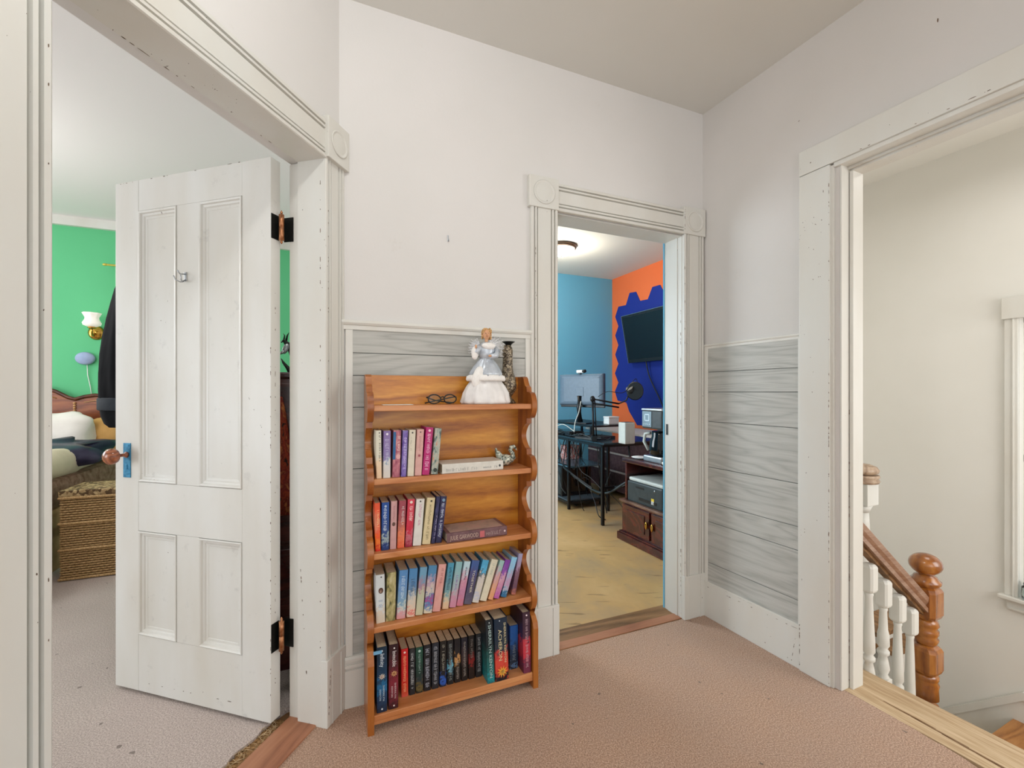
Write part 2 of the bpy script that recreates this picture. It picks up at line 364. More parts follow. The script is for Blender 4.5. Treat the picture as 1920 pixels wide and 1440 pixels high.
# torn backing strip and fibres beside door threshold
mb = MB(); random.seed(9)
pts = ragged(FL.w(-.99, .225), FL.w(-.10, .205), 34, .012, 12)+[FL.w(-.10, .15), FL.w(-.99, .15)]
mb.prism([(p.x, p.y) for p in pts], -.02, -.009, 'z', 0)
for i in range(260):
    p = FL.w(random.uniform(-.95, -.12), random.uniform(.155, .215), -.010); a = random.uniform(0, PI*2); l = random.uniform(.012, .05)
    q = p+Vector((math.cos(a)*l, math.sin(a)*l, random.uniform(0, .008))); m_ = (p+q)/2+Vector((0, 0, random.uniform(.002, .010)))
    mb.tube([p, m_, q], .0009, 3, 1)
o = mb.build('carpet_backing', ['jute', 'fibre'], kind='stuff', label='torn straw coloured carpet backing beside the reddish threshold board', cat='carpet backing')
# ---- thresholds
def board(frame, x0, x1, y0, y1, z0, z1, mat, name, label, bev=.003, nx=1):
    mb = MB(); mb.box(x0, x1, y0, y1, z0, z1, 0, bev); return mb.build(name, mat, frame=frame, kind='structure', label=label)
board(FL, -.97, -.085, .022, .148, -.02, .006, 'oldwoodx', 'trim_1', 'reddish worn threshold board in the bedroom doorway')
board(FB, .93, 1.745, -.004, .16, -.02, .001, 'oldwoody', 'trim_2', 'scuffed brown threshold board in the office doorway')
mb = MB(); mb.box(.95, 1.73, .0, .055, .0012, .004, 0); mb.build('threshold_edge', 'oldwoodx', parent=bpy.data.objects['trim_2'])
# stair edge board: rounded nosing, with split
mb = MB(); prof = [(.02, -.03), (.02, .001), (.23, .002), (.245, -.001), (.255, -.012), (.255, -.026), (.245, -.036), (.235, -.04), (.2, -.04)]
mb.prism(prof, .60, 3.2, 'x'); mb.build('trim_3', 'oldwood', frame=FR, kind='structure', label='worn pale pine edge board at the top of the stairs')
mb = MB(); random.seed(5)
for q in range(7):
    x0 = .80+q*.09; y0 = .085-.006*q+random.uniform(-.006, .006)
    mb.prism([(x0, y0), (x0+.07, y0-.004), (x0+.16, y0+.001), (x0+.08, y0+.003)], .0012, .0026, 'z')
mb.build('split_grain', plain('split_wood_dark', '7a5a3a', .8, 0, .08), parent=bpy.data.objects['trim_3'])

# ---- walls
def wall(name, frame, boxes, mat, label=None, mats=None):
    mb = MB()
    for b in boxes: mb.box(*b)
    return mb.build(name, mats or mat, frame=frame, kind='structure', label=label)
T = .118
wb = wall('wall_back', FB, [(-.03, .945, 0, T, -.05, CEIL), (.945, 1.72, 0, T, 2.06, CEIL), (1.72, 2.02, 0, T, -.05, CEIL)], 'wall', 'off-white hall wall between the bedroom and office doors')
wr = wall('wall_right', FR, [(-.02, .69, 0, .12, -.9, CEIL), (.69, 3.9, 0, .12, 2.155, CEIL)], 'wall_shaded', 'off-white hall wall beside the stair opening')
wl = wall('wall_left', FL, [(-.086, .03, 0, .147, -.05, CEIL), (-.905, -.086, 0, .147, 2.075, CEIL), (-4.9, -.905, 0, .147, -.05, CEIL)], 'wall', 'off-white hall wall around the bedroom door')
# ceilings
poly_slab([FL.w(-5.0, .15), Vector((2.6, -3.5, 0)), FR.w(3.9, .12), FR.w(-.02, .12), FB.w(1.9, .1), FL.w(0, .147)], CEIL, CEIL+.05, 'ceiling', 'ceil', label='flat grey-white hall ceiling')
poly_slab([FL.w(-2.6, .12), FL.w(.03, .12), FB.w(.0, .1), FB.w(.0, 3.5), FB.w(-4.3, 3.5), FB.w(-4.3, -1.7)], CEIL+.051, CEIL+.1, 'ceiling', 'bedceil', label='white bedroom ceiling')
poly_slab([FB.w(.0, .1), FB.w(2.0, .1), FB.w(2.0, .4), FB.w(3.75, .52), FB.w(3.75, 3.45), FB.w(.0, 3.45)], CEIL+.055, CEIL+.1, 'ceiling', 'offceil', label='cream office ceiling')
poly_slab([FR.w(-.4, .1), FR.w(-.4, 2.0), FR.w(3.2, 2.0), FR.w(3.2, .1)], CEIL+.053, CEIL+.1, 'ceiling', 'stairwall', label='white stairwell ceiling')
# bedroom shell
wall('wall_bedroom_far', FB, [(-4.25, .0, 3.4, 3.5, -.05, 2.72)], 'green', 'bright green bedroom wall')
wall('trim_4', FB, [(-4.25, -.03, 3.36, 3.5, 2.72, 2.81)], 'trim2', 'white band above the green bedroom wall')
wall('wall_bedroom_left', FB, [(-4.3, -4.2, -1.7, 3.5, -.05, 2.81)], 'bedwall')
wall('wall_bedroom_near', FB, [(-4.3, -1.55, -1.75, -1.65, -.05, 2.81)], 'bedwall')
wall('wall_partition', FB, [(-.03, -.02, T, 3.45, -.05, 2.81)], 'bedwall', 'white wall on the right of the bedroom')
# office shell
wall('wall_office_far', FB, [(-.02, 3.72, 3.34, 3.4, -.05, 2.81)], 'blue', 'light blue office wall')
wall('wall_office_left', FB, [(-.019, -.012, T, 3.4, -.05, 2.81)], 'blue')
wall('wall_office_near', FB, [(-.01, .90, T+.001, T+.02, -.05, 2.81), (1.765, 2.1, T+.001, T+.02, -.05, 2.81), (.90, 1.765, T+.001, T+.02, 2.10, 2.81)], 'blue')
wo = wall('wall_office_right', FB, [(3.67, 3.74, .52, 3.4, -.05, 2.81)], 'orange', 'orange office wall with a navy hexagon mural')
# mural painted on the orange wall: a thin coat with hexagon edge
uv = [(1142+2, 850), (1199, 820), (1194, 797), (1179, 771), (1174, 755), (1157.5, 751), (1152.5, 734), (1159, 717.5), (1152.5, 700), (1159, 682), (1153, 665), (1159, 647), (1153, 629), (1159, 611.5), (1153, 594), (1159, 575), (1173, 572), (1180, 549), (1192, 547), (1199.5, 564), (1214, 561), (1222.5, 538), (1237, 534), (1243, 545), (1250, 560), (1266, 556)]
pts = [FB.onX(u, v, 3.66) for u, v in uv[2:]]
pts = [(y, z) for y, z in pts]+[(1.9, 2.36), (1.8, 2.2), (1.6, 2.2), (1.5, 2.0), (1.3, 2.0), (1.3, .5), (2.0, .5), (2.3, .62), (2.45, .80)]
mb = MB(); mb.prism(pts, 3.664, 3.6695, 'x'); mb.build('mural', 'navy', parent=wo, label='navy blue hexagon-edged mural').location = (0, 0, 0)
# stairwell shell
wx0, wx1, wz0, wz1 = .635, 1.5, -.03, 1.68
wall('wall_stair_far', FR, [(-.4, wx0, 1.9, 2.02, -2.6, 2.81), (wx1, 3.2, 1.9, 2.02, -2.6, 2.81), (wx0, wx1, 1.9, 2.02, wz1, 2.81), (wx0, wx1, 1.9, 2.02, -2.6, wz0)], 'stairwall', 'cream-white stairwell wall')
wall('wall_stair_end', FR, [(-.42, -.36, .12, 2.02, -2.6, 2.81)], 'stairwall')
wall('wall_stair_near', FR, [(3.15, 3.2, .12, 2.02, -2.6, 2.81)], 'stairwall')
wall('wall_stair_side', FR, [(-.4, .70, .121, .13, -2.6, 2.81)], 'stairwall')
wall('floor_stair', FR, [(-.4, 3.2, .2, 2.0, -2.65, -2.6)], 'oldwood')

# ---- wainscot planks, children of the walls
def planks(parent, x0, x1, zs, y=-.006):
    for a, b in zip(zs[:-1], zs[1:]):
        mb = MB(); mb.box(x0, x1, y, -.0005, a+.0014, b-.0014, 0, .0016); o = mb.build('plank', 'plank', parent=parent)
    mb = MB(); mb.box(x0, x1, -.002, 0, zs[0], zs[-1]); mb.build('plank_backing', plain('plank_gap', '6f726f', .8, 0, .02), parent=parent)
planks(wb, .047, .792, [.190, .36, .52, .71, .92, 1.16, 1.285, 1.373, 1.466])
planks(wr, .036, .528, [.190, .297, .518, .623, .814, 1.06, 1.220, 1.328, 1.460])
def rail_prof(z0, z1, t): return [(0, z0), (-t*.55, z0), (-t*.6, z0+(z1-z0)*.45), (-t*.8, z0+(z1-z0)*.5), (-t, z0+(z1-z0)*.7), (-t*.8, z1-.001), (0, z1)]
mb = MB(); mb.prism(rail_prof(1.463, 1.500, .022), .008, .818, 'x'); mb.build('trim_5', 'trim2', frame=FB, kind='structure', label='white chair rail on the back wall')
mb = MB(); mb.prism(rail_prof(1.455, 1.479, .014), .012, .536, 'x'); mb.build('trim_6', 'trim2', frame=FR, kind='structure', label='white chair rail on the right wall')
mb = MB(); mb.box(.022, .049, -.011, 0, .192, 1.463, 0, .002); mb.build('trim_7', 'trim2', frame=FB, kind='structure')
mb = MB(); mb.box(.788, .816, -.011, 0, .192, 1.463, 0, .002); mb.build('trim_8', 'trim2', frame=FB, kind='structure')
mb = MB(); mb.box(.010, .038, -.008, 0, .192, 1.456, 0, .002); mb.box(.526, .538, -.010, 0, .192, 1.456, 0, .002); mb.build('trim_9', 'trim2', frame=FR, kind='structure')
# ---- baseboards
mb = MB(); mb.prism([(0, 0), (-.020, 0), (-.020, .142), (-.013, .146), (-.013, .152), (-.024, .156), (-.024, .166), (-.018, .168), (-.018, .175), (-.026, .180), (-.026, .190), (-.018, .196), (0, .196)], .02, .82, 'x')
mb.build('baseboard_back', 'trim', frame=FB, kind='structure', label='stepped white baseboard behind the bookcase')
mb = MB(); mb.box(.012, .537, -.013, 0, 0, .194, 0, .002); mb.build('baseboard_right', 'trim', frame=FR, kind='structure', label='chipped flat white baseboard under the grey planks')

# ---- casings
def cas_prof(w, t=.02):
    p = [(0, 0), (0, t*.85), (.003, t), (.0135, t), (.0165, t*.2), (.0185, t*.25), (.021, t*.95), (.029, t*.95), (.0315, t*.3), (.0335, t*.3), (.036, t*.82)]
    return p+[(w-a, b) for a, b in p[::-1]]
def casing_v(frame, x0, x1, z0, z1, parent, t=.02, name='casing_board'):
    mb = MB(); P = [(x0+a, -b) for a, b in cas_prof(x1-x0, t)]; mb.prism(P, z0, z1, 'z'); return mb.build(name, 'trim', parent=parent)
def casing_h(frame, x0, x1, z0, z1, parent, t=.02):
    mb = MB(); P = [(-b, z0+a) for a, b in cas_prof(z1-z0, t)]; mb.prism(P, x0, x1, 'x'); return mb.build('header_board', 'trim', parent=parent)
def rosette(x0, x1, z0, z1, parent, t=.03):
    mb = MB(); mb.box(x0, x1, -t, 0, z0, z1, 0, .003)
    cx, cz, r = (x0+x1)/2, (z0+z1)/2, .38*min(x1-x0, z1-z0)
    # turned bullseye: ring and dome facing the hall
    n = 28; prof = [(r, -t+.001), (r*1.02, -t-.003), (r*.96, -t-.0045), (r*.86, -t-.003), (r*.82, -t-.0005), (r*.74, -t-.001), (r*.45, -t-.004), (.001, -t-.005)]
    rings = [[(cx+q*math.cos(2*PI*k/n), y, cz+q*math.sin(2*PI*k/n)) for k in range(n)] for q, y in prof]
    mb.loft(rings, 0, True); return mb.build('corner_block', 'trim', parent=parent)
def plinth(x0, x1, z1, parent, t=.027):
    mb = MB(); mb.box(x0, x1, -t, 0, 0, z1, 0, .003); mb.box(x0+.03, x0+.034, -t-.001, -t+.002, 0, z1-.01); mb.box(x1-.034, x1-.03, -t-.003, -t+.002, 0, z1-.01, 0, .001)
    return mb.build('plinth_block', 'trim', parent=parent)
def frame_root(name, frame, label):
    o = bpy.data.objects.new(name, None); COL.objects.link(o); o.location = (frame.o[0], frame.o[1], 0); o.rotation_euler = (0, 0, frame.a); tag(o, label, kind='structure'); return o
d2 = frame_root('door_2', FB, 'white moulded frame of the open office doorway')
casing_v(FB, .812, .950, .23, 2.066, d2); casing_v(FB, 1.718, 1.856, .23, 2.066, d2); casing_h(FB, .945, 1.725, 2.066, 2.195, d2)
rosette(.800, .952, 2.066, 2.208, d2, .026); rosette(1.712, 1.862, 2.066, 2.212, d2, .026)
plinth(.81, .954, .232, d2); plinth(1.716, 1.860, .232, d2, .023)
def jamb(name, boxes, mat, parent):
    mb = MB()
    for b in boxes: mb.box(*b)
    return mb.build(name, mat, parent=parent)
jamb('jamb', [(.928, .950, .0, .128, 0, 2.066)], 'trim', d2)
jamb('jamb', [(1.716, 1.74, .0, .128, 0, 2.066), (1.7125, 1.716, .03, .10, 0, 2.058)], 'trim', d2)
jamb('head_jamb', [(.945, 1.72, .0, .128, 2.058, 2.075)], 'trim', d2)
jamb('office_edge', [(1.713, 1.73, .128, .138, 0, 2.07)], 'blue', d2)
jamb('strike_plate', [(1.7105, 1.713, .098, .112, .98, 1.04)], 'iron', d2)
d1 = frame_root('door_1', FL, 'white moulded frame of the bedroom doorway with its open four-panel door')
casing_v(FL, -.105, .006, .245, 2.075, d1); casing_v(FL, -1.035, -.893, .245, 2.075, d1); casing_h(FL, -.90, -.095, 2.068, 2.205, d1, .022)
rosette(-.108, .016, 2.072, 2.222, d1, .034); rosette(-1.04, -.89, 2.072, 2.222, d1, .034)
plinth(-.107, .006, .245, d1); plinth(-1.037, -.891, .245, d1)
jamb('jamb', [(-.105, -.085, 0, .10, 0, 2.07), (-.0905, -.080, .10, .147, 0, 2.07)], 'trim', d1)
jamb('jamb', [(-.91, -.893, 0, .147, 0, 2.07)], 'trim', d1)
jamb('head_jamb', [(-.895, -.10, 0, .10, 2.068, 2.09), (-.895, -.10, .10, .147, 2.079, 2.09)], 'trim', d1)
d3 = frame_root('door_3', FR, 'plain white frame of the wide opening to the stairs')
mb = MB(); mb.box(.537, .662, -.02, 0, 0, 2.160, 0, .003); mb.build('casing_board', 'trim', parent=d3)
mb = MB(); mb.box(.537, 3.3, -.021, 0, 2.162, 2.268, 0, .003); mb.build('header_board', 'trim', parent=d3)
mb = MB(); mb.box(.655, .673, -.012, .035, 0, 2.155, 0, .002); mb.box(.673, .690, .010, .05, 0, 2.150, 0, .002); mb.box(.690, .697, .0, .052, 0, 2.15, 0, .002); mb.build('door_stop', 'trim', parent=d3)
mb = MB(); mb.box(.697, .712, .052, .122, 0, 2.150, 0, .002); mb.build('jamb', 'trim2', parent=d3)
mb = MB(); mb.box(.673, 3.3, -.012, .04, 2.145, 2.163, 0, .002); mb.box(.673, 3.3, .04, .052, 2.135, 2.163, 0, .002); mb.box(.673, 3.3, .052, .122, 2.126, 2.160, 0, .002); mb.build('head_jamb', 'trim', parent=d3)
mb = MB(); ys = [FR.onX(u, 900, .672)[0] for u in (1572, 1582)]
mb.box(.680, .687, -.004+.012, .0125, .84, .925, 0, .001); mb.box(.674, .681, .006, .0125, .875, .90, 0, .001); mb.build('strike_plate', plain('aged_brass', '6e5a34', .45, .7, .06), parent=d3)

# ---- door leaf
dl = thing('door_leaf', None, None, (0, 0, 0)); bpy.data.objects.remove(dl)
Minv = Matrix.Translation((FL.o[0], FL.o[1], 0)) @ Matrix.Rotation(FL.a, 4, 'Z')
Mdl = Matrix.Translation((FD.o[0], FD.o[1], 0)) @ Matrix.Rotation(FD.a, 4, 'Z')
REL = Minv.inverted() @ Mdl
def dpart(mb, name, mat, label=None, parent=None):
    o = mb.build(name, mat, parent=parent or d1, label=label)
    if parent is None: o.matrix_parent_inverse = Matrix.Identity(4); o.matrix_basis = REL
    return o
DX = [0, .131, .340, .452, .657, .785]; DZ = [.014, .240, .660, .857, 1.951, 2.076]; TH = .044
for a, b, z0, z1 in ((DX[0], DX[1], DZ[0], DZ[5]), (DX[4], DX[5], DZ[0], DZ[5])):
    mb = MB(); mb.box(a, b, -TH, 0, z0, z1, 0, .0015); dpart(mb, 'stile', 'doorp')
for z0, z1 in ((DZ[0], DZ[1]), (DZ[2], DZ[3]), (DZ[4], DZ[5])):
    mb = MB(); mb.box(DX[1]+.0006, DX[4]-.0006, -TH+.0005, -.0005, z0, z1, 0, .0012); dpart(mb, 'rail', 'doorp')
for z0, z1 in ((DZ[1], DZ[2]), (DZ[3], DZ[4])):
    mb = MB(); mb.box(DX[2], DX[3], -TH+.0005, -.0003, z0+.0005, z1-.0005, 0, .0012); dpart(mb, 'mullion', 'doorp')
    for a, b in ((DX[1], DX[2]), (DX[3], DX[4])):
        mb = MB(); mb.box(a, b, -TH+.010, -.014, z0, z1); dpart(mb, 'panel', 'doorp')
        # moulding: mitred picture-frame of a stepped profile
        pr = [(0, -.0015), (.0004, -.0065), (.0020, -.0065), (.0024, .002), (.005, .003), (.010, .001), (.013, -.005), (.020, -.007), (.024, -.0115), (.032, -.0125), (.035, -.0145)]
        mb = MB(); rings = []
        for off, y in pr:
            rings.append([(a+off, y, z0+off), (b-off, y, z0+off), (b-off, y, z1-off), (a+off, y, z1-off)])
        vs = [p for r in rings for p in r]; n = 4; fs = [(i*n+k, i*n+(k+1) % n, (i+1)*n+(k+1) % n, (i+1)*n+k) for i in range(len(rings)-1) for k in range(n)]
        mb.add(vs, fs); dpart(mb, 'panel_moulding', 'doorp')
# lock plate, knobs, hook, hinges
mb = MB(); mb.box(.697, .736, 0, .004, .872, 1.012, 0, .0015)
for zz in (.885, .90, .985, 1.0): mb.box(.702, .731, .004, .0052, zz, zz+.006)
mb.box(.712, .720, .004, .0056, .90, .925)
lp = dpart(mb, 'lock_plate', 'bluemetal', 'blue painted lock plate')
def knob(mb, x, z, y0, sgn, mi=0):
    n = 18; prof = [(.012, 0), (.012, .004), (.0065, .006), (.0065, .030), (.014, .034), (.027, .040), (.0325, .052), (.031, .064), (.021, .074), (.001, .078)]
    rings = [[(x+r*math.cos(2*PI*k/n), y0+sgn*d, z+r*math.sin(2*PI*k/n)) for k in range(n)] for r, d in prof]; mb.loft(rings, mi)
mb = MB(); knob(mb, .716, .965, .004, 1); dpart(mb, 'door_knob', 'woodknob', 'brown turned door knob')
mb = MB(); knob(mb, .716, .965, -TH, -1); dpart(mb, 'door_knob', 'woodknob', 'far side door knob')
mb = MB(); hx, hz = .405, 1.665
mb.box(hx-.006, hx+.006, 0, .003, hz-.015, hz+.02, 0, .001)
mb.tube([(hx, .002, hz-.01), (hx+.004, .018, hz-.022), (hx+.014, .030, hz-.014), (hx+.018, .034, hz)], .0025, 6)
mb.tube([(hx, .002, hz-.01), (hx-.004, .018, hz-.022), (hx-.014, .030, hz-.014), (hx-.018, .034, hz)], .0025, 6)
mb.tube([(hx, .002, hz+.012), (hx, .022, hz+.008), (hx, .034, hz+.02)], .0025, 6)
dpart(mb, 'coat_hook', 'silver', 'small silver coat hook')
def hinge(z0, z1):
    mb = MB(); mb.box(-.0025, -.0002, -TH+.008, -.001, z0, z1)
    hg = dpart(mb, 'hinge', 'iron', 'black hinge with copper pin')
    pw = Mdl @ Vector((-.019, -.030, 0)); lx, ly = FL.loc(pw.x, pw.y)
    mb = MB(); mb.lathe([(.001, z0-.016), (.005, z0-.010), (.003, z0-.004), (.0095, z0-.002), (.0095, (z0+z1)/2-.001), (.0078, (z0+z1)/2), (.0095, (z0+z1)/2+.001), (.0095, z1+.002), (.003, z1+.004), (.005, z1+.010), (.001, z1+.018)], (-.019, -.030, 0), 12)
    mb.build('hinge_pin', 'copper', parent=hg)
    mb = MB(); mb.box(-.0935, -.0908, .130, .170, z0, z1); mb.build('hinge_leaf', 'iron', parent=d1)
hinge(1.782, 1.872); hinge(.268, .372)

# flaked paint along worn edges
def chips(parent, lines, seed, name='flaked_paint', col='6a5644', m4=None):
    random.seed(seed); mb = MB()
    for (p, q, nrm, side, count, sz) in lines:
        p, q, nrm, side = Vector(p), Vector(q), Vector(nrm), Vector(side); d = (q-p).normalized(); L_ = (q-p).length
        for _ in range(count):
            t0 = random.random()**1.0*L_; c = p+d*t0; l = sz*random.uniform(.5, 3.2)*random.choice((1, 1, 1, 2.2)); w = sz*random.uniform(.35, .9); n = 7
            pts = [c+d*(l*math.cos(2*PI*k/n)*random.uniform(.6, 1))+side*(w*math.sin(2*PI*k/n)*random.uniform(.5, 1)-w*.2) for k in range(n)]
            vs = [v+nrm*.0004 for v in pts]+[v-nrm*.0006 for v in pts]
            mb.add(vs, [tuple(range(n)), tuple(range(2*n-1, n-1, -1))]+[(k, n+k, n+(k+1) % n, (k+1) % n) for k in range(n)])
    o = mb.build(name, plain('bare_wood_'+str(seed), col, .8, 0, .08, scale=120), parent=parent, kind='stuff')
    if m4 is not None: o.matrix_basis = m4
chips(d3, [((.660, -.0205, .0), (.660, -.0205, 1.3), (0, -1, 0), (1, 0, 0), 34, .0022), ((.660, -.0205, .0), (.660, -.0205, 2.1), (0, -1, 0), (1, 0, 0), 20, .0018), ((.697, .051, .0), (.697, .051, 1.2), (0, -1, 0), (-1, 0, 0), 20, .0026), ((.6905, .009, .0), (.6905, .009, 1.7), (0, -1, 0), (-1, 0, 0), 26, .0020), ((.54, -.0205, .02), (.54, -.0205, .22), (0, -1, 0), (1, 0, 0), 9, .0022), ((.70, -.0215, 2.165), (1.3, -.0215, 2.175), (0, -1, 0), (0, 0, 1), 8, .0022), ((.55, -.0205, .4), (.64, -.0205, 2.1), (0, -1, 0), (1, 0, 0), 12, .0014)], 31)
chips(d2, [((1.7195, -.0205, .05), (1.7195, -.0205, 1.9), (0, -1, 0), (1, 0, 0), 40, .0017), ((1.7155, .006, .02), (1.7155, .006, 1.7), (-1, 0, 0), (0, 1, 0), 36, .0020), ((1.7155, .06, .05), (1.7155, .05, 1.0), (-1, 0, 0), (0, 1, 0), 14, .0018), ((.9485, -.0205, .2), (.9485, -.0205, 1.7), (0, -1, 0), (-1, 0, 0), 26, .0019), ((.830, -.0195, .4), (.835, -.0195, 2.0), (0, -1, 0), (1, 0, 0), 16, .0015), ((1.83, -.0175, .3), (1.83, -.0175, 1.9), (0, -1, 0), (1, 0, 0), 14, .0014), ((1.715, -.0265, 2.08), (1.715, -.0265, 2.20), (0, -1, 0), (1, 0, 0), 8, .0018)], 32)
chips(d1, [((-.1055, .004, .1), (-.1055, .004, 2.0), (-1, 0, 0), (0, 1, 0), 26, .0018), ((-.1055, .05, .0), (-.1055, .09, .6), (-1, 0, 0), (0, 1, 0), 10, .0022), ((-.09, -.0205, .3), (-.092, -.0205, 1.9), (0, -1, 0), (1, 0, 0), 30, .0016), ((-.1, -.0275, .02), (-.085, -.0275, .24), (0, -1, 0), (1, 0, 0), 14, .0020), ((-.90, -.0205, .3), (-.90, -.0205, 2.0), (0, -1, 0), (1, 0, 0), 5, .0016), ((-.85, .098, 2.068), (-.15, .098, 2.068), (0, 0, -1), (0, 1, 0), 9, .0028)], 33)
chips(d1, [((.001, .0004, .1), (.001, .0004, 1.4), (0, 1, 0), (1, 0, 0), 34, .0019), ((.12, .0004, .06), (.75, .0004, .05), (0, 1, 0), (0, 0, 1), 7, .0016), ((-.0003, -.02, .1), (-.0003, -.02, 1.6), (-1, 0, 0), (0, 1, 0), 22, .0017), ((.05, .0002, 2.077), (.76, .0002, 2.072), (0, 1, 0), (0, 0, 1), 12, .0020), ((.02, .0004, 1.05), (.10, .0004, 1.2), (0, 1, 0), (0, 0, 1), 5, .0014)], 34, m4=REL)
chips(wr, [((1.0, -.0005, 2.50), (1.0, -.0005, 2.51), (0, -1, 0), (1, 0, 0), 1, .003), ((.525, -.0005, 2.42), (.526, -.0005, 2.421), (0, -1, 0), (1, 0, 0), 1, .003)], 36)
wrc = [((.04, -.0135, .165), (.52, -.0135, .175), (0, -1, 0), (0, 0, 1), 10, .0022), ((.10, -.0135, .188), (.32, -.0135, .186), (0, -1, 0), (1, 0, 0), 5, .0040), ((.50, -.0135, .02), (.52, -.0135, .15), (0, -1, 0), (1, 0, 0), 7, .0018)]
chips(bpy.data.objects['baseboard_right'], wrc, 35)

# small hook left on the back wall
mb = MB(); mb.box(.4275, .4325, -.003, 0, 1.858, 1.885, 0, .001); mb.tube([(.43, -.002, 1.862), (.43, -.012, 1.856), (.43, -.016, 1.866)], .0018, 6)
mb.build('wall_hook', 'silver', frame=FB, label='tiny grey metal hook screwed into the off-white wall above the bookcase', cat='hook')

# ---- stair parts
st = frame_root('staircase', FR, 'stairs going down past the landing'); st['kind'] = 'structure'
for i, (ya, yb, z) in enumerate(((.24, .42, -.19), (.42, .60, -.38), (.60, .80, -.57))):
    mb = MB(); mb.box(.70, 3.1, ya, yb+.02, z-.03, z, 0, .004); mb.build('tread', 'oldwood', parent=st)
    mb = MB(); mb.box(.70, 3.1, ya-.004, ya, z, z+.16); mb.build('riser', 'trim2', parent=st)
mb = MB(); mb.box(.612, 3.1, .80, 1.895, -.785, -.75, 0, .003); mb.build('landing', wood('orange_brown_tread', '8a5420', 'a66c30', 'b98044', (2, .3, 2), .3, 6, 0, coat=.3), parent=st)
for i in range(5):
    mb = MB(); mb.box(.612-.25*(i+1), .64-.25*i, .80, 1.895, -.97-.19*i, -.94-.19*i, 0, .003); mb.build('tread', 'oldwood', parent=st)
    mb = MB(); mb.box(.612-.25*i-.012, .612-.25*i, .80, 1.895, -.94-.19*i, -.785-.19*i); mb.build('riser', 'trim2', parent=st)
# skirting on the far wall: sloped then level
sk = MB()
sl = (-.574+.875)/(.643-.316)
def zt(x): return -.875+(x-.316)*sl
P = [(-.3, zt(-.3)), (.655, zt(.655)), (3.1, zt(.655)), (3.1, zt(.655)-.19), (.655, zt(.655)-.19), (-.3, zt(-.3)-.25)]
sk.prism([(a, b-.05) for a, b in P], 1.886, 1.8995, 'y')
sk.prism([(-.3, zt(-.3)-.05), (.655, zt(.655)-.05), (3.1, zt(.655)-.05), (3.1, zt(.655)), (.655, zt(.655)), (-.3, zt(-.3))], 1.874, 1.8995, 'y')
sk.build('baseboard_stair', 'trim2', frame=FR, kind='structure', label='white stepped skirting board following the stairs')
# upper flight seen through the balusters
uf = frame_root('stair_flight', FR, 'wooden treads seen behind the balusters')
y1 = 1.15
for (ua, ub, va, vb) in ((1590, 1651, 1163, 1186), (1632, 1680, 1203, 1243)):
    xa, za = FR.onY(ua, va, y1); xb, zb = FR.onY(ub, va, y1); _, zc = FR.onY(ub, vb, y1)
    mb = MB(); mb.box(xa, xb, y1, y1+.45, za-.03, za, 0, .004); mb.build('tread', 'oldwoody', parent=uf)
    mb = MB(); mb.box(xa, xb-.02, y1+.01, y1+.45, za-.16, za-.03); mb.build('riser', 'trim2', parent=uf)
# window on the stairs
w1 = frame_root('window_1', FR, 'tall white framed window in the stairwell')
mb = MB(); mb.box(.577, wx0, 1.878, 1.90, wz0+.02, 1.662, 0, .003); mb.box(.612, .619, 1.872, 1.88, wz0+.02, 1.662, 0, .001); mb.build('window_casing', 'trim2', parent=w1)
mb = MB(); mb.box(wx1, wx1+.06, 1.878, 1.90, wz0+.02, 1.662, 0, .003); mb.build('window_casing', 'trim2', parent=w1)
mb = MB(); mb.box(.567, 1.57, 1.866, 1.90, 1.662, 1.792, 0, .004); mb.build('window_header', 'trim2', parent=w1)
mb = MB(); mb.box(.556, 1.58, 1.845, 2.0, wz0-.002, wz0+.02, 0, .005); mb.build('window_sill', 'trim2', parent=w1)
mb = MB(); mb.box(.585, 1.55, 1.882, 1.90, wz0-.07, wz0-.004, 0, .004); mb.box(.592, 1.55, 1.876, 1.885, wz0-.062, wz0-.05, 0, .002); mb.build('window_apron', 'trim2', parent=w1)
mb = MB()
mb.box(wx0, wx0+.035, 1.955, 1.985, wz0+.02, wz1); mb.box(wx1-.035, wx1, 1.955, 1.985, wz0+.02, wz1); mb.box(wx0, wx1, 1.955, 1.985, wz1-.04, wz1); mb.box(wx0, wx1, 1.955, 1.985, wz0+.02, wz0+.06); mb.box(wx0, wx1, 1.955, 1.985, .80, .84)
mb.build('sash', 'trim2', parent=w1)
for a, b in ((wz0+.06, .80), (.84, wz1-.04)):
    mb = MB(); mb.box(wx0+.035, wx1-.035, 1.968, 1.972, a, b); mb.build('pane', 'glass', parent=w1)

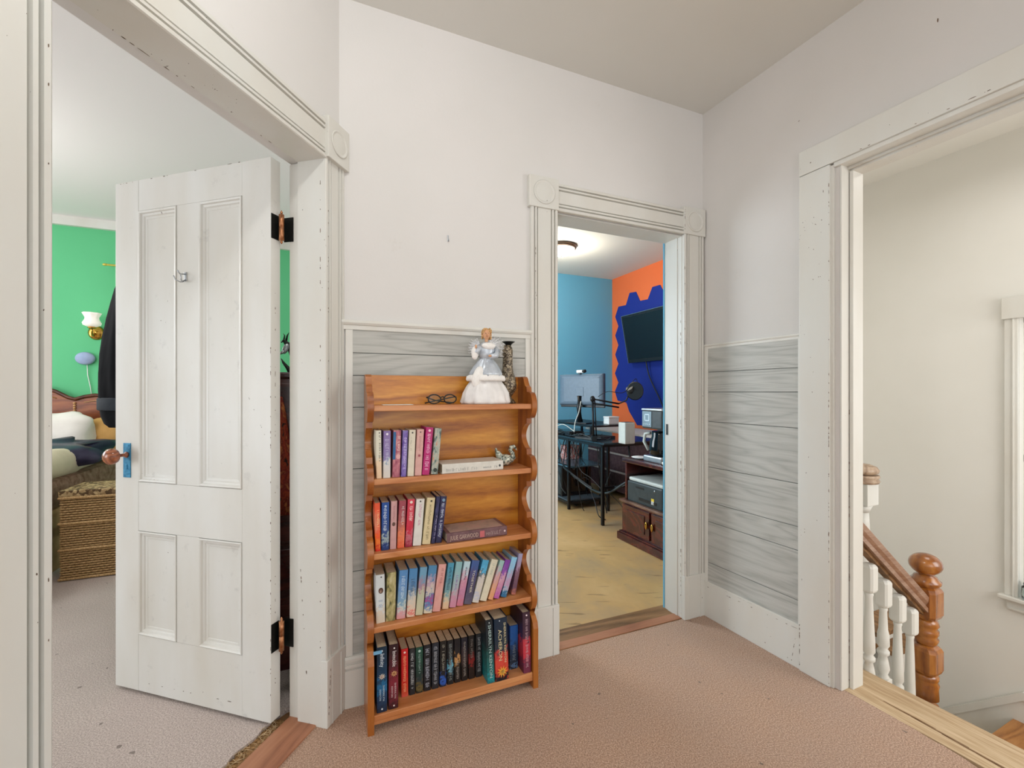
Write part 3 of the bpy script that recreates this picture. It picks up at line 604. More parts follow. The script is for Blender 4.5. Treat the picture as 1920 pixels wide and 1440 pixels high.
# ================================================================= STAIR RAIL THINGS
def cham(mb, c, hw, z0, z1, ch, mi=0):
    """square block with chamfered corners pinched at top and bottom"""
    def ring(h, k, z):
        return [(c[0]+x*h, c[1]+y*h, z) for x, y in ((-1, -k), (-k, -1), (k, -1), (1, -k), (1, k), (k, 1), (-k, 1), (-1, k))]
    mb.loft([ring(hw*.66, .45, z0), ring(hw*.9, .62, z0+ch*.5), ring(hw, .70, z0+ch*1.2), ring(hw, .70, z1-ch*1.2), ring(hw*.9, .62, z1-ch*.5), ring(hw*.66, .45, z1)], mi, False)
def newel():
    t = thing('newel_post', 'varnished reddish-brown turned newel post with round finial at the foot of the handrail', 'newel post', FR.w(.66, .749, -.75), FR.a)
    zb = lambda v: FR.onX(1735, v, .66)[1]+.75
    m = MB(); m.box(-.055, .055, -.055, .055, 0, .28, 0, .004)
    m.lathe([(.045, .28), (.052, .30), (.04, .315), (.05, .34), (.05, zb(1318)-.0)], (0, 0, 0), 24)
    m.lathe([(.050, zb(1305)), (.048, zb(1285)), (.052, zb(1278)), (.044, zb(1272)), (.050, zb(1268)), (.050, zb(1262)), (.038, zb(1258))], (0, 0, 0), 24)
    cham(m, (0, 0), .054, zb(1260), zb(1205), .022)
    m.lathe([(.036, zb(1206)), (.046, zb(1200)), (.050, zb(1194)), (.042, zb(1190)), (.050, zb(1184)), (.050, zb(1178)), (.042, zb(1174)), (.052, zb(1168)), (.046, zb(1160)), (.036, zb(1156))], (0, 0, 0), 24)
    cham(m, (0, 0), .054, zb(1158), zb(1095), .022)
    m.build('post', 'newel', parent=t)
    m = MB(); m.lathe([(.044, zb(1098)), (.058, zb(1092)), (.060, zb(1087)), (.048, zb(1083)), (.044, zb(1079)), (.022, zb(1074)), (.020, zb(1071))], (0, 0, 0), 24); m.build('collar', 'newel', parent=t)
    m = MB(); m.ell((0, 0, (zb(1038)+zb(1076))/2), (.064, .064, (zb(1038)-zb(1076))/2+.002), 24, 14); m.build('finial', 'newel', parent=t)
newel()
ra = FR.onX(1614, 985, .66); rb = FR.onX(1716, 1100, .66)
slope = (rb[1]-ra[1])/(rb[0]-ra[0])
def railz(y): return ra[1]+(y-ra[0])*slope
hr = thing('handrail', 'worn brown wooden handrail sloping down to the newel post', 'handrail', FR.w(.66, .40, railz(.40)), FR.a)
mb = MB(); ya, yb = .125-.40, .700-.40
prof = [(-.033, -.088), (-.033, -.066), (-.024, -.056), (-.033, -.040), (-.036, -.014), (-.024, .0), (.024, .0), (.036, -.014), (.033, -.040), (.024, -.056), (.033, -.066), (.033, -.088)]
mb.loft([[(a, y, b+y*slope) for a, b in prof] for y in (ya, yb)], 0, False)
mb.build('rail', wood('worn_rail_wood', '74503c', '94705a', 'b0927c', (3, .12, 3), .35, 6, 0, coat=.3, rw=.4, fw=.8), parent=hr)
mb = MB(); mb.loft([[(a, y, b+y*slope) for a, b in ((-.016, -.106), (-.016, -.086), (.016, -.086), (.016, -.106))] for y in (ya, yb)], 0, False); mb.build('fillet', 'oldwoody', parent=hr)
bals = ['first white baluster under the sloping handrail, nearest the door frame', 'second white baluster under the sloping handrail, counting from the door frame', 'third white baluster under the sloping handrail, counting from the door frame', 'white baluster half hidden behind the brown newel post']
for i, u in enumerate((1629, 1656, 1683, 1706)):
    y = FR.onX(u, 1100, .66)[0]; zt_ = railz(y)-.106-.022; zf = -.19*(1 if y < .42 else 2 if y < .6 else 3)
    t = thing('baluster', bals[i], 'baluster', FR.w(.66, y, zf), FR.a, 'white turned balusters under the handrail'); hgt = zt_-zf
    m = MB(); cham(m, (0, 0), .026, hgt-.125, hgt, .012); m.build('top_block', 'trim2', parent=t)
    m = MB(); g = hgt-.125
    m.lathe([(.012, g+.004), (.017, g-.008), (.014, g-.02), (.017, g-.10), (.022, .32), (.023, .27), (.015, .255), (.023, .245), (.023, .232), (.014, .222), (.019, .20), (.024, .165), (.016, .14), (.022, .13), (.022, .12)], (0, 0, 0), 14)
    m.build('shaft', 'trim2', parent=t)
    m = MB(); m.box(-.024, .024, -.024, .024, 0, .122, 0, .003); m.build('base_block', 'trim2', parent=t)
# second white post with wooden cap, further back
px_, py_, pz_ = .322, .885, -.94
t = thing('capped_post', 'white turned post with a rounded worn wooden cap behind the door frame', 'newel post', FR.w(px_, py_, pz_), FR.a)
yv = 2.5; zv = lambda v: H-(v-HZ)*yv/F-pz_
m = MB(); m.lathe([(.075, zv(904)), (.080, zv(900)), (.072, zv(896)), (.080, zv(893)), (.076, zv(889))], (0, 0, 0), 22); m.lathe([(.050, zv(889)), (.074, zv(885)), (.078, zv(880)), (.066, zv(874)), (.036, zv(870)), (.001, zv(869))], (0, 0, 0), 22)
m.build('cap', wood('weathered_cap_wood', '8c7460', 'a88e76', 'bfa890', (1, 1, 1), .4, 12, 0), parent=t)
m = MB(); m.box(-.055, .055, -.055, .055, zv(945), zv(904), 0, .006); m.lathe([(.030, zv(960)), (.05, zv(944))], (0, 0, 0), 18)
m.lathe([(.045, .35), (.058, .40), (.040, .44), (.048, .6), (.034, zv(980)), (.030, zv(958))], (0, 0, 0), 18); m.box(-.055, .055, -.055, .055, 0, .36, 0, .006); m.build('post', 'trim2', parent=t)
# glass jar on the window sill
jx, jz = FR.onY(1921, 1116, 1.87)
t = thing('glass_jar', 'clear cut-glass jar standing on the stairwell window sill', 'jar', FR.w(jx+.022, 1.885, wz0+.02), FR.a)
m = MB(); m.lathe([(.030, 0), (.036, .004), (.040, .03), (.038, .075), (.028, .088), (.030, .092), (.026, .09), (.033, .07), (.035, .03), (.031, .008)], (0, 0, 0), 20, wob=lambda a, z: 1+.02*math.cos(10*a)); m.build('bowl', 'glass', parent=t)
m = MB(); m.lathe([(.032, .092), (.028, .105), (.012, .115), (.010, .12), (.014, .13), (.001, .14)], (0, 0, 0), 20); m.build('lid', 'glass', parent=t)

# ================================================================= BOOKCASE
SX0, SX1 = .089, .760
def bprof():
    yb = -.030; out = [(yb, 0.0), (-.196, 0.0)]
    P = [(-.196, .245), (-.190, .268), (-.172, .288), (-.150, .300), (-.132, .310)]
    out += P
    for k, c in enumerate((.364, .632, .900, 1.166)):
        z0, z1 = c-.052, c+.050
        out += [(-.130, z0-.006), (-.160, z0-.002)]
        for j in range(19):
            a = PI*j/18; out.append((-.163-.024*math.sin(a)**.7, z0+(z1-z0)*j/18))
        out += [(-.158, z1+.002), (-.132, z1+.005)]
        if c < 1.1:
            out += [(-.130, z1+.028)]
            n0, n1 = z1+.030, z1+.134
            for j in range(17):
                a = PI*j/16; out.append((-.118+.040*math.sin(a)**.8, n0+(n1-n0)*j/16))
            out += [(-.130, n1+.003)]
    out += [(-.128, 1.240), (-.112, 1.248), (-.104, 1.262), (-.096, 1.278), (-.085, 1.286), (yb, 1.286)]
    return out
bc = thing('bookcase', 'orange-brown pine bookcase with scalloped sides standing against grey planks', 'bookcase', FB.w(0, 0, 0), FB.a)
bc.location = FB.w(.42, -.11, 0)
BO = Vector((.42, -.11, 0))
def bpart(mb, name, mat, label=None): 
    mb.v = [(x-BO.x, y-BO.y, z) for x, y, z in mb.v]; return mb.build(name, mat, parent=bc, label=label)
for a, b in ((SX0, SX0+.022), (SX1-.022, SX1)):
    mb = MB(); mb.prism(bprof(), a, b, 'x'); bpart(mb, 'side_panel', 'pine_side')
mb = MB(); mb.box(SX0+.022, SX1-.022, -.038, -.031, .03, 1.286); bpart(mb, 'back_panel', 'pine')
SH = [.064, .372, .636, .905, 1.171]
for z in SH:
    mb = MB(); f = -.190 if z < .1 else -.178
    mb.box(SX0+.022, SX1-.022, f, -.038, z-.021, z, 0, .003)
    if z < .1: mb.box(SX0+.022, SX1-.022, -.188, -.178, z-.034, z-.02)
    bpart(mb, 'shelf', 'pine_shelf')

# ================================================================= BOOKS
MATC = {}
def cmat(key):
    if key in MATC: return MATC[key]
    kind = key[0]
    if kind == 's': m = spine('printed_cover_%d' % len(MATC), key[1], key[2] if len(key) > 2 else 60)
    elif kind == 'b': m = banded('printed_cover_%d' % len(MATC), key[1])
    else: m = plain('cover_%d' % len(MATC), key[1], .42, 0, .025, scale=40)
    MATC[key] = m; return m
def ink(c): return cmat(('p', c))
def book(label, zsh, yf, b0, b1, t0, t1, vt, cover, depth, group, side=None, hard=False, text=None, marks=None, badge=None, name='paperback_book', bz=0.0):
    """b0,b1 / t0,t1: left and right edge of the spine at the base / top (photo columns), vt: top row"""
    vb = 1000
    xb0 = FB.onY(b0, vb, yf)[0]; xb1 = FB.onY(b1, vb, yf)[0]; xt0 = FB.onY(t0, vb, yf)[0]; xt1 = FB.onY(t1, vb, yf)[0]
    zt = FB.onY((t0+t1)/2, vt, yf)[1]; h = zt-zsh-.0008
    w = min(xb1-xb0, xt1-xt0)*.97; w = max(w, .010)
    cb, ct = (xb0+xb1)/2, (xt0+xt1)/2; sh = (ct-cb)/h
    ang = math.atan(sh); w *= math.cos(ang); t = thing(name, label, 'book', FB.w(cb, yf, zsh+.0004), FB.a, group)
    # leaning book: rotate about y, keep its low corner on the shelf
    L = h*math.cos(ang) if abs(ang) > .02 else h
    t.rotation_euler = (0, ang, FB.a) if True else None
    R = Matrix.Rotation(FB.a, 3, 'Z') @ Matrix.Rotation(ang, 3, 'Y'); t.rotation_euler = R.to_euler()
    low = abs(math.sin(ang))*w/2; t.location.z += low
    ct_ = .0022 if hard else .0007; ov = .003 if hard else .0
    m = MB(); hw = w/2
    # rounded spine
    pr = [(-hw, .006), (-hw*.97, .0015), (-hw*.6, 0), (hw*.6, 0), (hw*.97, .0015), (hw, .006), (hw, depth), (hw-ct_, depth), (hw-ct_, .004), (-hw+ct_, .004), (-hw+ct_, depth), (-hw, depth)]
    m.prism(pr, 0, L, 'z'); m.build('cover', cmat(cover), parent=t)
    m = MB(); m.box(-hw+ct_*1.02, hw-ct_*1.02, .0042, depth-ov-.001, ov+.0005, L-ov-.0008); m.build('pages', 'pages', parent=t)
    if side:
        m = MB(); m.box(-hw-.0004, -hw*.35, -.0006, .002, L*.38, L*.97); m.build('cover_panel', ink(side), parent=t, label='blue cover panel')
    if text:
        for body, size, col, zc, xo, wd in text: text_mesh(body, size, ink(col), t, (xo*w, -.0004, L*zc), 'down', wd*L)
    if marks:
        # small illegible printed lettering running down the spine
        random.seed(int(b0*7)); m = MB(); col, z0, z1, xo, sc = marks; z = L*z1
        while z > L*z0:
            q = random.uniform(.6, 1.1)*sc*w; c = xo*w
            if random.random() < .85:
                m.box(c-q/2, c+q/2, -.0006, .0006, z-.0013, z)
                if random.random() < .6: e = random.choice((-1, 0, 1))*q*.42; m.box(c+e-.0007, c+e+.0007, -.0006, .0006, z-.0045, z-.001)
            z -= random.uniform(.0035, .0052)
        m.build('lettering', ink(col), parent=t)
    if badge:
        for shp, col, zc, xo, r in badge:
            m = MB(); n = 16 if shp != 'star' else 20
            rr = [r*w*(1 if shp != 'star' or k % 2 == 0 else .45) for k in range(n)]
            m.prism([(xo*w+rr[k]*math.cos(2*PI*k/n), L*zc+rr[k]*math.sin(2*PI*k/n)*(1.25 if shp == 'oval' else 1)) for k in range(n)], -.0009, .0006, 'y'); m.build('emblem', ink(col), parent=t)
    return t
S1, S2, S3, S4 = 12.0, 10.286, 9.0, 6.857
g1 = 'paperbacks on the second shelf'; g2 = 'paperbacks on the third shelf'; g3 = 'paperbacks on the fourth shelf'; g4 = 'books on the bottom shelf'
def row(items, z, ox, oy, sc, grp, yf, dep, **kw):
    for it in items:
        lab, b0, b1, t0, t1, vt, cov = it[:7]; ex = it[7] if len(it) > 7 else {}
        ex = dict(ex); y = ex.pop('y', yf); d = ex.pop('d', dep)
        book(lab, z, y, ox+b0/sc, ox+b1/sc, ox+t0/sc, ox+t1/sc, oy+vt/sc, cov, d, grp, **ex)
row([
 ('cream and peach paperback, leftmost on the second shelf', 190, 312, 165, 312, 207, ('b', ((.0, 'e8c8a4'), (.065, 'ecd0ae'), (.075, 'dcd8c4'), (.24, 'd8d4c0'))), dict(marks=('4a463c', .38, .9, .2, .35), badge=[('dot', '3c3a34', .95, .15, .12)])),
 ('paperback with lavender upper spine and white lower spine', 340, 508, 345, 520, 212, ('b', ((.0, 'dcd6cc'), (.055, 'd8d4d0'), (.062, '9fb8c0'), (.075, '8c7cae'), (.24, '7a5c96'))), dict(marks=('c8c4dc', .35, .82, 0, .5), badge=[('dot', 'efeaf2', .93, 0, .16)])),
 ('mauve paperback with a blue panel on its left edge', 545, 722, 575, 752, 205, ('s', ('8e4056', 'b06474', 'c88a8a'), 50), dict(side='1f5f92', marks=('ecd4cc', .5, .88, .22, .35), badge=[('oval', 'dca8a8', .44, .2, .28)])),
 ('violet paperback with pale script, fourth on the second shelf', 735, 868, 785, 905, 205, ('s', ('55408c', '7a62b0', '8c8ab4'), 60), dict(marks=('d8c8ee', .15, .85, .05, .5))),
 ('plain cream paperback between violet and pink ones', 885, 1035, 925, 1085, 192, ('p', 'dbd2bd'), dict(marks=('b8b09c', .55, .85, -.15, .2), badge=[('dot', '45413a', .94, 0, .13)])),
 ('pale pink paperback with a small rose on the spine', 1048, 1208, 1108, 1268, 178, ('p', 'd5a59c'), dict(badge=[('dot', '5a4440', .94, 0, .1), ('star', 'a04a56', .43, 0, .26)], marks=('b88480', .55, .85, 0, .3))),
 ('bright magenta paperback with white script title', 1215, 1385, 1305, 1485, 130, ('p', 'b4186a'), dict(marks=('f0c4dc', .10, .86, 0, .5), badge=[('dot', 'f4ccd8', .93, 0, .17)])),
 ('grey-green floral paperback, rightmost upright on the second shelf', 1405, 1585, 1510, 1665, 155, ('s', ('44524c', '8c9a90', 'b4b8a8', 'c88870'), 55), dict(badge=[('dot', '2e3830', .09, .05, .3)])),
], SH[3], 690, 790, S1, g1, -.165, .105)
row([
 ('red and orange paperback, leftmost on the third shelf', 140, 245, 128, 238, 342, ('b', ((.0, 'd4281a'), (.035, 'f0802c'), (.06, 'e84a1c'), (.1, 'd88a6c'), (.15, 'e0522c'))), dict(marks=('f8c890', .45, .85, .1, .35))),
 ('royal blue paperback with white lettering on the third shelf', 255, 408, 265, 415, 330, ('b', ((.0, '142c66'), (.02, '1c3c7c'), (.045, 'a8b8b4'), (.06, '2c4880'), (.14, '1c4a94'))), dict(marks=('d4e0ec', .42, .88, -.05, .45), badge=[('dot', 'b4c8dc', .92, 0, .16)])),
 ('dusty pink paperback with a dark oval emblem', 422, 545, 445, 570, 305, ('p', 'c79a98'), dict(badge=[('oval', '5c4038', .52, 0, .26)], marks=('a87478', .6, .9, 0, .25))),
 ('paperback in orange flame colours beside the dusty pink one', 560, 700, 598, 745, 295, ('b', ((.0, 'dc6038'), (.05, 'e08058'), (.09, 'b06058'), (.14, '9a4450'))), dict(marks=('d8d0cc', .5, .88, .1, .4))),
 ('crimson paperback with white flourishes on the third shelf', 712, 852, 765, 915, 268, ('b', ((.0, '9c1c38'), (.04, 'c06c78'), (.06, 'c4203c'), (.15, 'cc3c50'))), dict(marks=('f4d8d4', .55, .88, .05, .5), badge=[('dot', 'ecd8cc', .94, 0, .2)])),
 ('white paperback with pink lettering on the third shelf', 862, 1028, 925, 1108, 262, ('p', 'dcdad2'), dict(marks=('c88ca4', .45, .88, .05, .35), badge=[('dot', '4a4848', .95, 0, .1)])),
 ('yellowish cream paperback beside the navy ones', 1042, 1205, 1130, 1318, 235, ('p', 'd6c69c'), dict(marks=('8a7c58', .1, .85, .0, .3), badge=[('dot', '4c4636', .93, .05, .12)])),
 ('thin dark navy paperback, left one of the navy pair', 1212, 1298, 1328, 1405, 205, ('s', ('1a1c38', '28284c', '444470'), 50), dict(marks=('b0a8c4', .1, .6, .1, .25))),
 ('thicker navy paperback with silver lettering, rightmost upright on the third shelf', 1300, 1425, 1410, 1530, 205, ('s', ('161a3c', '24264c', '3c3468'), 50), dict(marks=('c8d0e0', .12, .85, .0, .45), badge=[('dot', '7c9cb4', .92, 0, .25)])),
], SH[2], 690, 910, S2, g2, -.150, .105)
row([
 ('white paperback with a small oval portrait, leftmost on the fourth shelf', 138, 292, 122, 292, 430, ('b', ((.0, 'd8ccb8'), (.045, 'd6ccbc'), (.052, 'd2d8d8'), (.15, 'd0d6d6'))), dict(badge=[('oval', '4a2c22', .67, .05, .27), ('oval', 'd8b49c', .66, .05, .16), ('dot', '2c2c2c', .95, .1, .08)], marks=('8c9cb4', .32, .5, 0, .5))),
 ('olive and cream patterned paperback, second on the fourth shelf', 300, 462, 318, 485, 392, ('s', ('4a4c34', '948c58', 'b4a878', 'c4bc94'), 42), {}),
 ('paperback in blue sky colours above pink petals', 478, 632, 525, 688, 352, ('b', ((.0, 'd49898'), (.025, 'cca0a8'), (.04, 'c8d0c4'), (.06, '7ca0b8'), (.12, '6c94c4'), (.16, '5488bc'))), dict(marks=('c4d8e4', .4, .9, 0, .4))),
 ('blue topped cream paperback with a red patch near the base', 648, 795, 695, 852, 322, ('b', ((.0, 'dcc4ac'), (.012, 'd86060'), (.03, 'dcc4ac'), (.07, 'c8c4b8'), (.10, '6888a8'), (.15, '4c84b4'))), dict(marks=('344c64', .5, .8, 0, .45))),
 ('pale sage paperback with pink flowers in its upper third', 800, 925, 872, 1020, 298, ('b', ((.0, 'c4c0a0'), (.08, 'bcc0a4'), (.10, 'b08494'), (.12, '98889c'), (.15, '6c9cb8'))), {}),
 ('cream paperback with a blue and magenta picture', 935, 1082, 1028, 1175, 268, ('b', ((.0, 'd8ccb0'), (.025, '6888b0'), (.04, '5878a8'), (.05, 'c03878'), (.065, '4878a8'), (.08, 'd0c4b4'), (.12, 'b89cac'), (.15, '4c84ac'))), {}),
 ('salmon pink paperback, seventh on the fourth shelf', 1088, 1222, 1198, 1332, 245, ('s', ('d09088', 'd8a098', 'dcaaa0'), 25), dict(marks=('9c5c5c', .6, .92, .05, .3))),
], SH[1], 690, 1030, S3, g3, -.152, .108)
row([
 ('teal patterned paperback with cream base, eighth on the fourth shelf', -8, 100, 85, 215, 400, ('b', ((.0, 'dcb894'), (.035, 'd4c4a8'), (.06, '7ca4a8'), (.12, '5c90a4'), (.15, '4c98b4'))), dict(marks=('1c4450', .4, .9, 0, .4))),
 ('aqua and pink paperback between two patterned ones', 112, 225, 220, 358, 378, ('b', ((.0, 'c888a0'), (.04, 'c490a4'), (.07, 'a8b0b4'), (.15, '88b4b8'))), dict(marks=('8458a0', .4, .7, 0, .35))),
 ('rose pink paperback with a white top', 232, 345, 368, 490, 365, ('b', ((.0, 'c47484'), (.05, 'b880a0'), (.09, 'cc8ca0'), (.125, 'c8b8c4'), (.15, 'b8d4dc'))), dict(marks=('402c48', .6, .9, 0, .25))),
 ('slate purple paperback with cream block lettering', 355, 490, 505, 640, 348, ('b', ((.0, '5c586c'), (.06, '4a4660'), (.12, '4c4c78'), (.15, '3c5890'))), dict(text=[('TOGETHER', .013, 'd8d0b8', .52, .0, .52)])),
 ('white paperback with a bright blue top', 495, 612, 680, 818, 320, ('b', ((.0, 'd0ccc0'), (.03, 'b8bcd0'), (.05, 'd4ccbc'), (.10, 'c8c4c0'), (.12, '2c4858'), (.13, '5cb4dc'), (.15, '4ca0c8'))), {}),
 ('ivory paperback leaning among the pastel ones', 625, 745, 842, 972, 298, ('p', 'd8d2ba'), dict(marks=('a8b0a0', .6, .9, 0, .4))),
 ('peach and pale blue thin leaning paperback', 765, 852, 990, 1085, 302, ('b', ((.0, 'd89c6c'), (.05, 'd8a080'), (.1, 'c8a0a8'), (.14, '98bcb8'))), {}),
 ('orchid paperback with deep purple upper spine', 855, 955, 1082, 1188, 290, ('b', ((.0, 'b45ca4'), (.05, 'c888a8'), (.085, 'cca0b0'), (.10, '8c54a8'), (.15, '7c3c9c'))), {}),
 ('pale blue paperback with dark blue foot', 975, 1085, 1190, 1288, 258, ('b', ((.0, '2c6c94'), (.02, '2c6c94'), (.03, 'a4b4c4'), (.06, 'c090b4'), (.1, '98b4cc'), (.15, '88c0e0'))), {}),
 ('mottled mauve paperback, rightmost on the fourth shelf', 1158, 1234, 1288, 1370, 230, ('b', ((.0, 'b06c5c'), (.03, '64485c'), (.09, '7c5868'), (.11, 'a484a0'), (.15, '9c98b8'))), dict(y=-.138)),
], SH[1], 830, 1010, S3, g3, -.145, .105)
row([
 ('thick navy hardback with white title and a red jewelled emblem, leftmost on the bottom shelf', 112, 250, 108, 252, 300, ('b', ((.0, '0e2038'), (.06, '10385c'), (.09, '1c6c9c'), (.12, '123c5c'), (.2, '0e2c40'))), dict(y=-.182, d=.135, hard=True, name='hardback_book', text=[('Infinity', .020, 'd8e4ec', .80, 0, .20), ('SHERRILYN', .0085, 'b8ccd8', .29, .15, .24), ('KENYON', .0085, 'b8ccd8', .27, -.18, .17)], badge=[('star', 'd8d0c0', .55, 0, .34), ('dot', 'a83c2c', .55, 0, .15), ('dot', 'e0e4e8', .945, 0, .08), ('dot', 'e0e4e8', .05, 0, .08)])),
 ('thick maroon hardback with white title beside the navy one', 262, 392, 258, 405, 265, ('b', ((.0, '2c0e14'), (.05, '6c1c2c'), (.1, '7c2030'), (.16, '4c1824'), (.2, '2c1018'))), dict(y=-.180, d=.135, hard=True, name='hardback_book', text=[('Invincible', .020, 'e4dcd8', .78, .05, .24), ('SHERRILYN', .0085, 'd0b8b8', .28, .17, .24), ('KENYON', .0085, 'd0b8b8', .27, -.16, .17)], badge=[('star', 'e0b078', .55, .05, .34), ('dot', '8c3c2c', .55, .05, .15), ('dot', 'e8e0dc', .945, .05, .08), ('dot', 'e8e0dc', .05, .05, .08)])),
 ('bright red paperback on the bottom shelf', 428, 520, 425, 518, 322, ('b', ((.0, 'cc5040'), (.02, 'c8482c'), (.05, 'cc3820'), (.06, 'c81c1c'), (.15, 'cc2424'))), dict(marks=('f0a878', .08, .85, 0, .4), badge=[('dot', 'f4dcd0', .93, 0, .15)])),
 ('black paperback with grey lettering beside the red one', 530, 608, 528, 612, 315, ('s', ('121418', '1a1e22', '2a2e32'), 40), dict(marks=('b4b8b8', .12, .9, 0, .45))),
 ('dark green paperback with an olive foot', 616, 710, 614, 710, 300, ('b', ((.0, '1c1c14'), (.01, '6a5c34'), (.035, '5a5030'), (.045, '28343c'), (.07, '18322c'), (.15, '1c4a3c'))), dict(marks=('8ca49c', .45, .85, 0, .3), badge=[('dot', 'b4ccc4', .92, 0, .18)])),
 ('black paperback with dense silver title, right of the dark green one', 716, 810, 716, 810, 270, ('s', ('0e1014', '14161c', '22262e'), 40), dict(marks=('b0b4c0', .1, .92, 0, .55))),
 ('black and slate paperback with silver title', 820, 912, 818, 918, 243, ('s', ('0e1014', '1c222a', '2c3440'), 40), dict(marks=('a8acb0', .1, .92, 0, .5))),
 ('black paperback with a bright blue foot', 922, 1010, 926, 1012, 222, ('b', ((.0, '14181c'), (.008, '2450a4'), (.035, '2c5cb4'), (.045, '1c1c1c'), (.15, '181818'))), dict(marks=('9c9888', .35, .92, 0, .4))),
], SH[0], 690, 1170, S4, g4, -.132, .088)
SS = 7.579
row([
 ('black paperback with a pale blue flash', 66, 158, 64, 156, 612, ('b', ((.0, '14181a'), (.05, '18242a'), (.062, '6cb4cc'), (.075, '5ca4bc'), (.085, '141c20'), (.15, '14181c'))), dict(marks=('8c9490', .1, .92, 0, .45))),
 ('black paperback with a tan patch', 168, 258, 164, 256, 590, ('b', ((.0, '141414'), (.07, '181614'), (.085, 'c89458'), (.1, 'a87c54'), (.112, '1c1c20'), (.15, '14141a'))), dict(marks=('9c948c', .1, .5, 0, .4))),
 ('black and brown paperback between the tan and red patched ones', 268, 360, 264, 358, 570, ('b', ((.0, '141210'), (.06, '181414'), (.08, '3c2c2c'), (.15, '1c1c28'))), dict(marks=('948c84', .1, .9, 0, .4))),
 ('black paperback with a dark red patch', 370, 462, 364, 462, 545, ('b', ((.0, '1c1410'), (.05, '241814'), (.065, '8c2424'), (.08, '7c2020'), (.1, '201a18'), (.15, '181818'))), dict(marks=('7c746c', .5, .92, 0, .4))),
 ('black paperback next to the teal hardback', 472, 562, 470, 565, 520, ('s', ('101214', '1c2024', '343a40'), 40), dict(marks=('a0a4a4', .12, .95, 0, .45))),
 ('teal hardback with silver capitals on the bottom shelf', 640, 745, 600, 718, 322, ('b', ((.0, '186c74'), (.02, '1c8c94'), (.04, '1c6c6c'), (.1, '1c5854'), (.15, '14282c'), (.2, '101c24'))), dict(y=-.186, d=.135, hard=True, name='hardback_book', text=[('SHERRILYN KENYON', .017, 'b4ccc8', .50, 0, .84)], badge=[('dot', 'd0dcdc', .955, 0, .08)])),
 ('very thick red and navy hardback with gold starburst', 752, 945, 722, 925, 300, ('b', ((.0, '14141c'), (.015, '18161c'), (.03, 'c4402c'), (.07, 'd44838'), (.10, 'c43c38'), (.13, '20303c'), (.2, '14283c'))), dict(y=-.188, d=.135, hard=True, name='hardback_book', text=[('SHERRILYN KENYON', .013, 'd8cca0', .60, .27, .64), ('ACHERON', .021, 'd8cca0', .57, -.1, .50)], badge=[('star', 'e8a83c', .14, .02, .42), ('star', 'f4d880', .14, .02, .24), ('dot', 'e0e4e8', .965, -.1, .04)])),
 ('bright blue topped paperback on the bottom shelf', 955, 1072, 952, 1080, 400, ('b', ((.0, '14202c'), (.012, '6c94c4'), (.022, '1c2834'), (.08, '1c3c5c'), (.12, '1c5ca4'), (.2, '205cac'))), dict(y=-.138, d=.09, marks=('7c8c94', .2, .55, 0, .4))),
 ('red and plum hardback leaning at the right end of the bottom shelf', 1150, 1262, 1135, 1245, 212, ('b', ((.0, '6c2c44'), (.05, '702c44'), (.065, 'c03444'), (.13, 'c43c48'), (.15, '44283c'), (.2, '3c2434'))), dict(y=-.184, d=.13, hard=True, name='hardback_book', marks=('b89ca4', .1, .9, 0, .35), badge=[('dot', 'ecdce0', .95, 0, .1)])),
], SH[0], 830, 1120, SS, g4, -.130, .088)
# lying books
def lying(label, u0, u1, zsh, yf, h, dep, cov, rz, extra, hard=False):
    x0 = FB.onY(u0, 900, yf)[0]; x1 = FB.onY(u1, 880, yf)[0]; L = x1-x0
    t = thing('lying_book', label, 'book', FB.w((x0+x1)/2, yf, zsh+.0006), FB.a+rz)
    m = MB(); hw = L/2
    pr = [(.0, .004), (.0, h-.004), (.003, h), (dep, h), (dep, h-.0025), (.005, h-.0025), (.005, .0025), (dep, .0025), (dep, 0), (.003, 0)]
    m.prism(pr, -hw, hw, 'x'); m.build('cover', cmat(cov), parent=t)
    m = MB(); m.box(-hw+.003, hw-.003, .0055, dep-.004, .0028, h-.0028); m.build('pages', 'pages', parent=t)
    for body, size, col, xo, zo, wd in extra: text_mesh(body, size, ink(col), t, (xo*L, -.0004, h*zo), 'flat', wd*L)
    return t, L
t, L = lying('white hardback lying flat on the second shelf', 829, 944, SH[3], -.172, .037, .11, ('p', 'd9d6cc'), .02, [])
def hmarks(t, x0, x1, zc, hh, col, seed):
    random.seed(seed); m = MB(); x = x0
    while x < x1:
        w_ = random.uniform(.6, 1.4)*hh*.55
        if random.random() < .88:
            m.box(x, x+.0011, -.0006, .0008, zc-hh/2, zc+hh/2*random.choice((1, .6)))
            q = random.choice((-1, 0, 1)); m.box(x, x+w_*.8, -.0006, .0008, zc+q*hh*.4-.0006, zc+q*hh*.4+.0006)
            if random.random() < .6: m.box(x+w_*.75, x+w_*.75+.0011, -.0006, .0008, zc-hh/2, zc+hh*.3)
        x += w_+.0018
    m.build('lettering', ink(col), parent=t)
hmarks(t, -L*.44, L*.05, .014, .012, '9a9a96', 3); hmarks(t, L*.16, L*.38, .015, .008, '9a9a96', 4)
m = MB(); n = 12; m.prism([(L*.44+.004*math.cos(2*PI*k/n), .018+.005*math.sin(2*PI*k/n)) for k in range(n)], -.001, .001, 'y'); m.build('emblem', ink('34363a'), parent=t)
t, L = lying('dusty brown hardback lying flat on the third shelf', 838, 951, SH[2], -.168, .037, .125, ('s', ('5c4248', '6c4c50', '75565a'), 30), .02, [('JULIE GARWOOD', .024, 'c0a898', -.22, .48, .46)])
hmarks(t, L*.14, L*.40, .018, .015, 'b09c94', 6)
m = MB(); m.box(L*.035, L*.11, -.001, .001, .006, .031); m.build('emblem', ink('c06468'), parent=t)
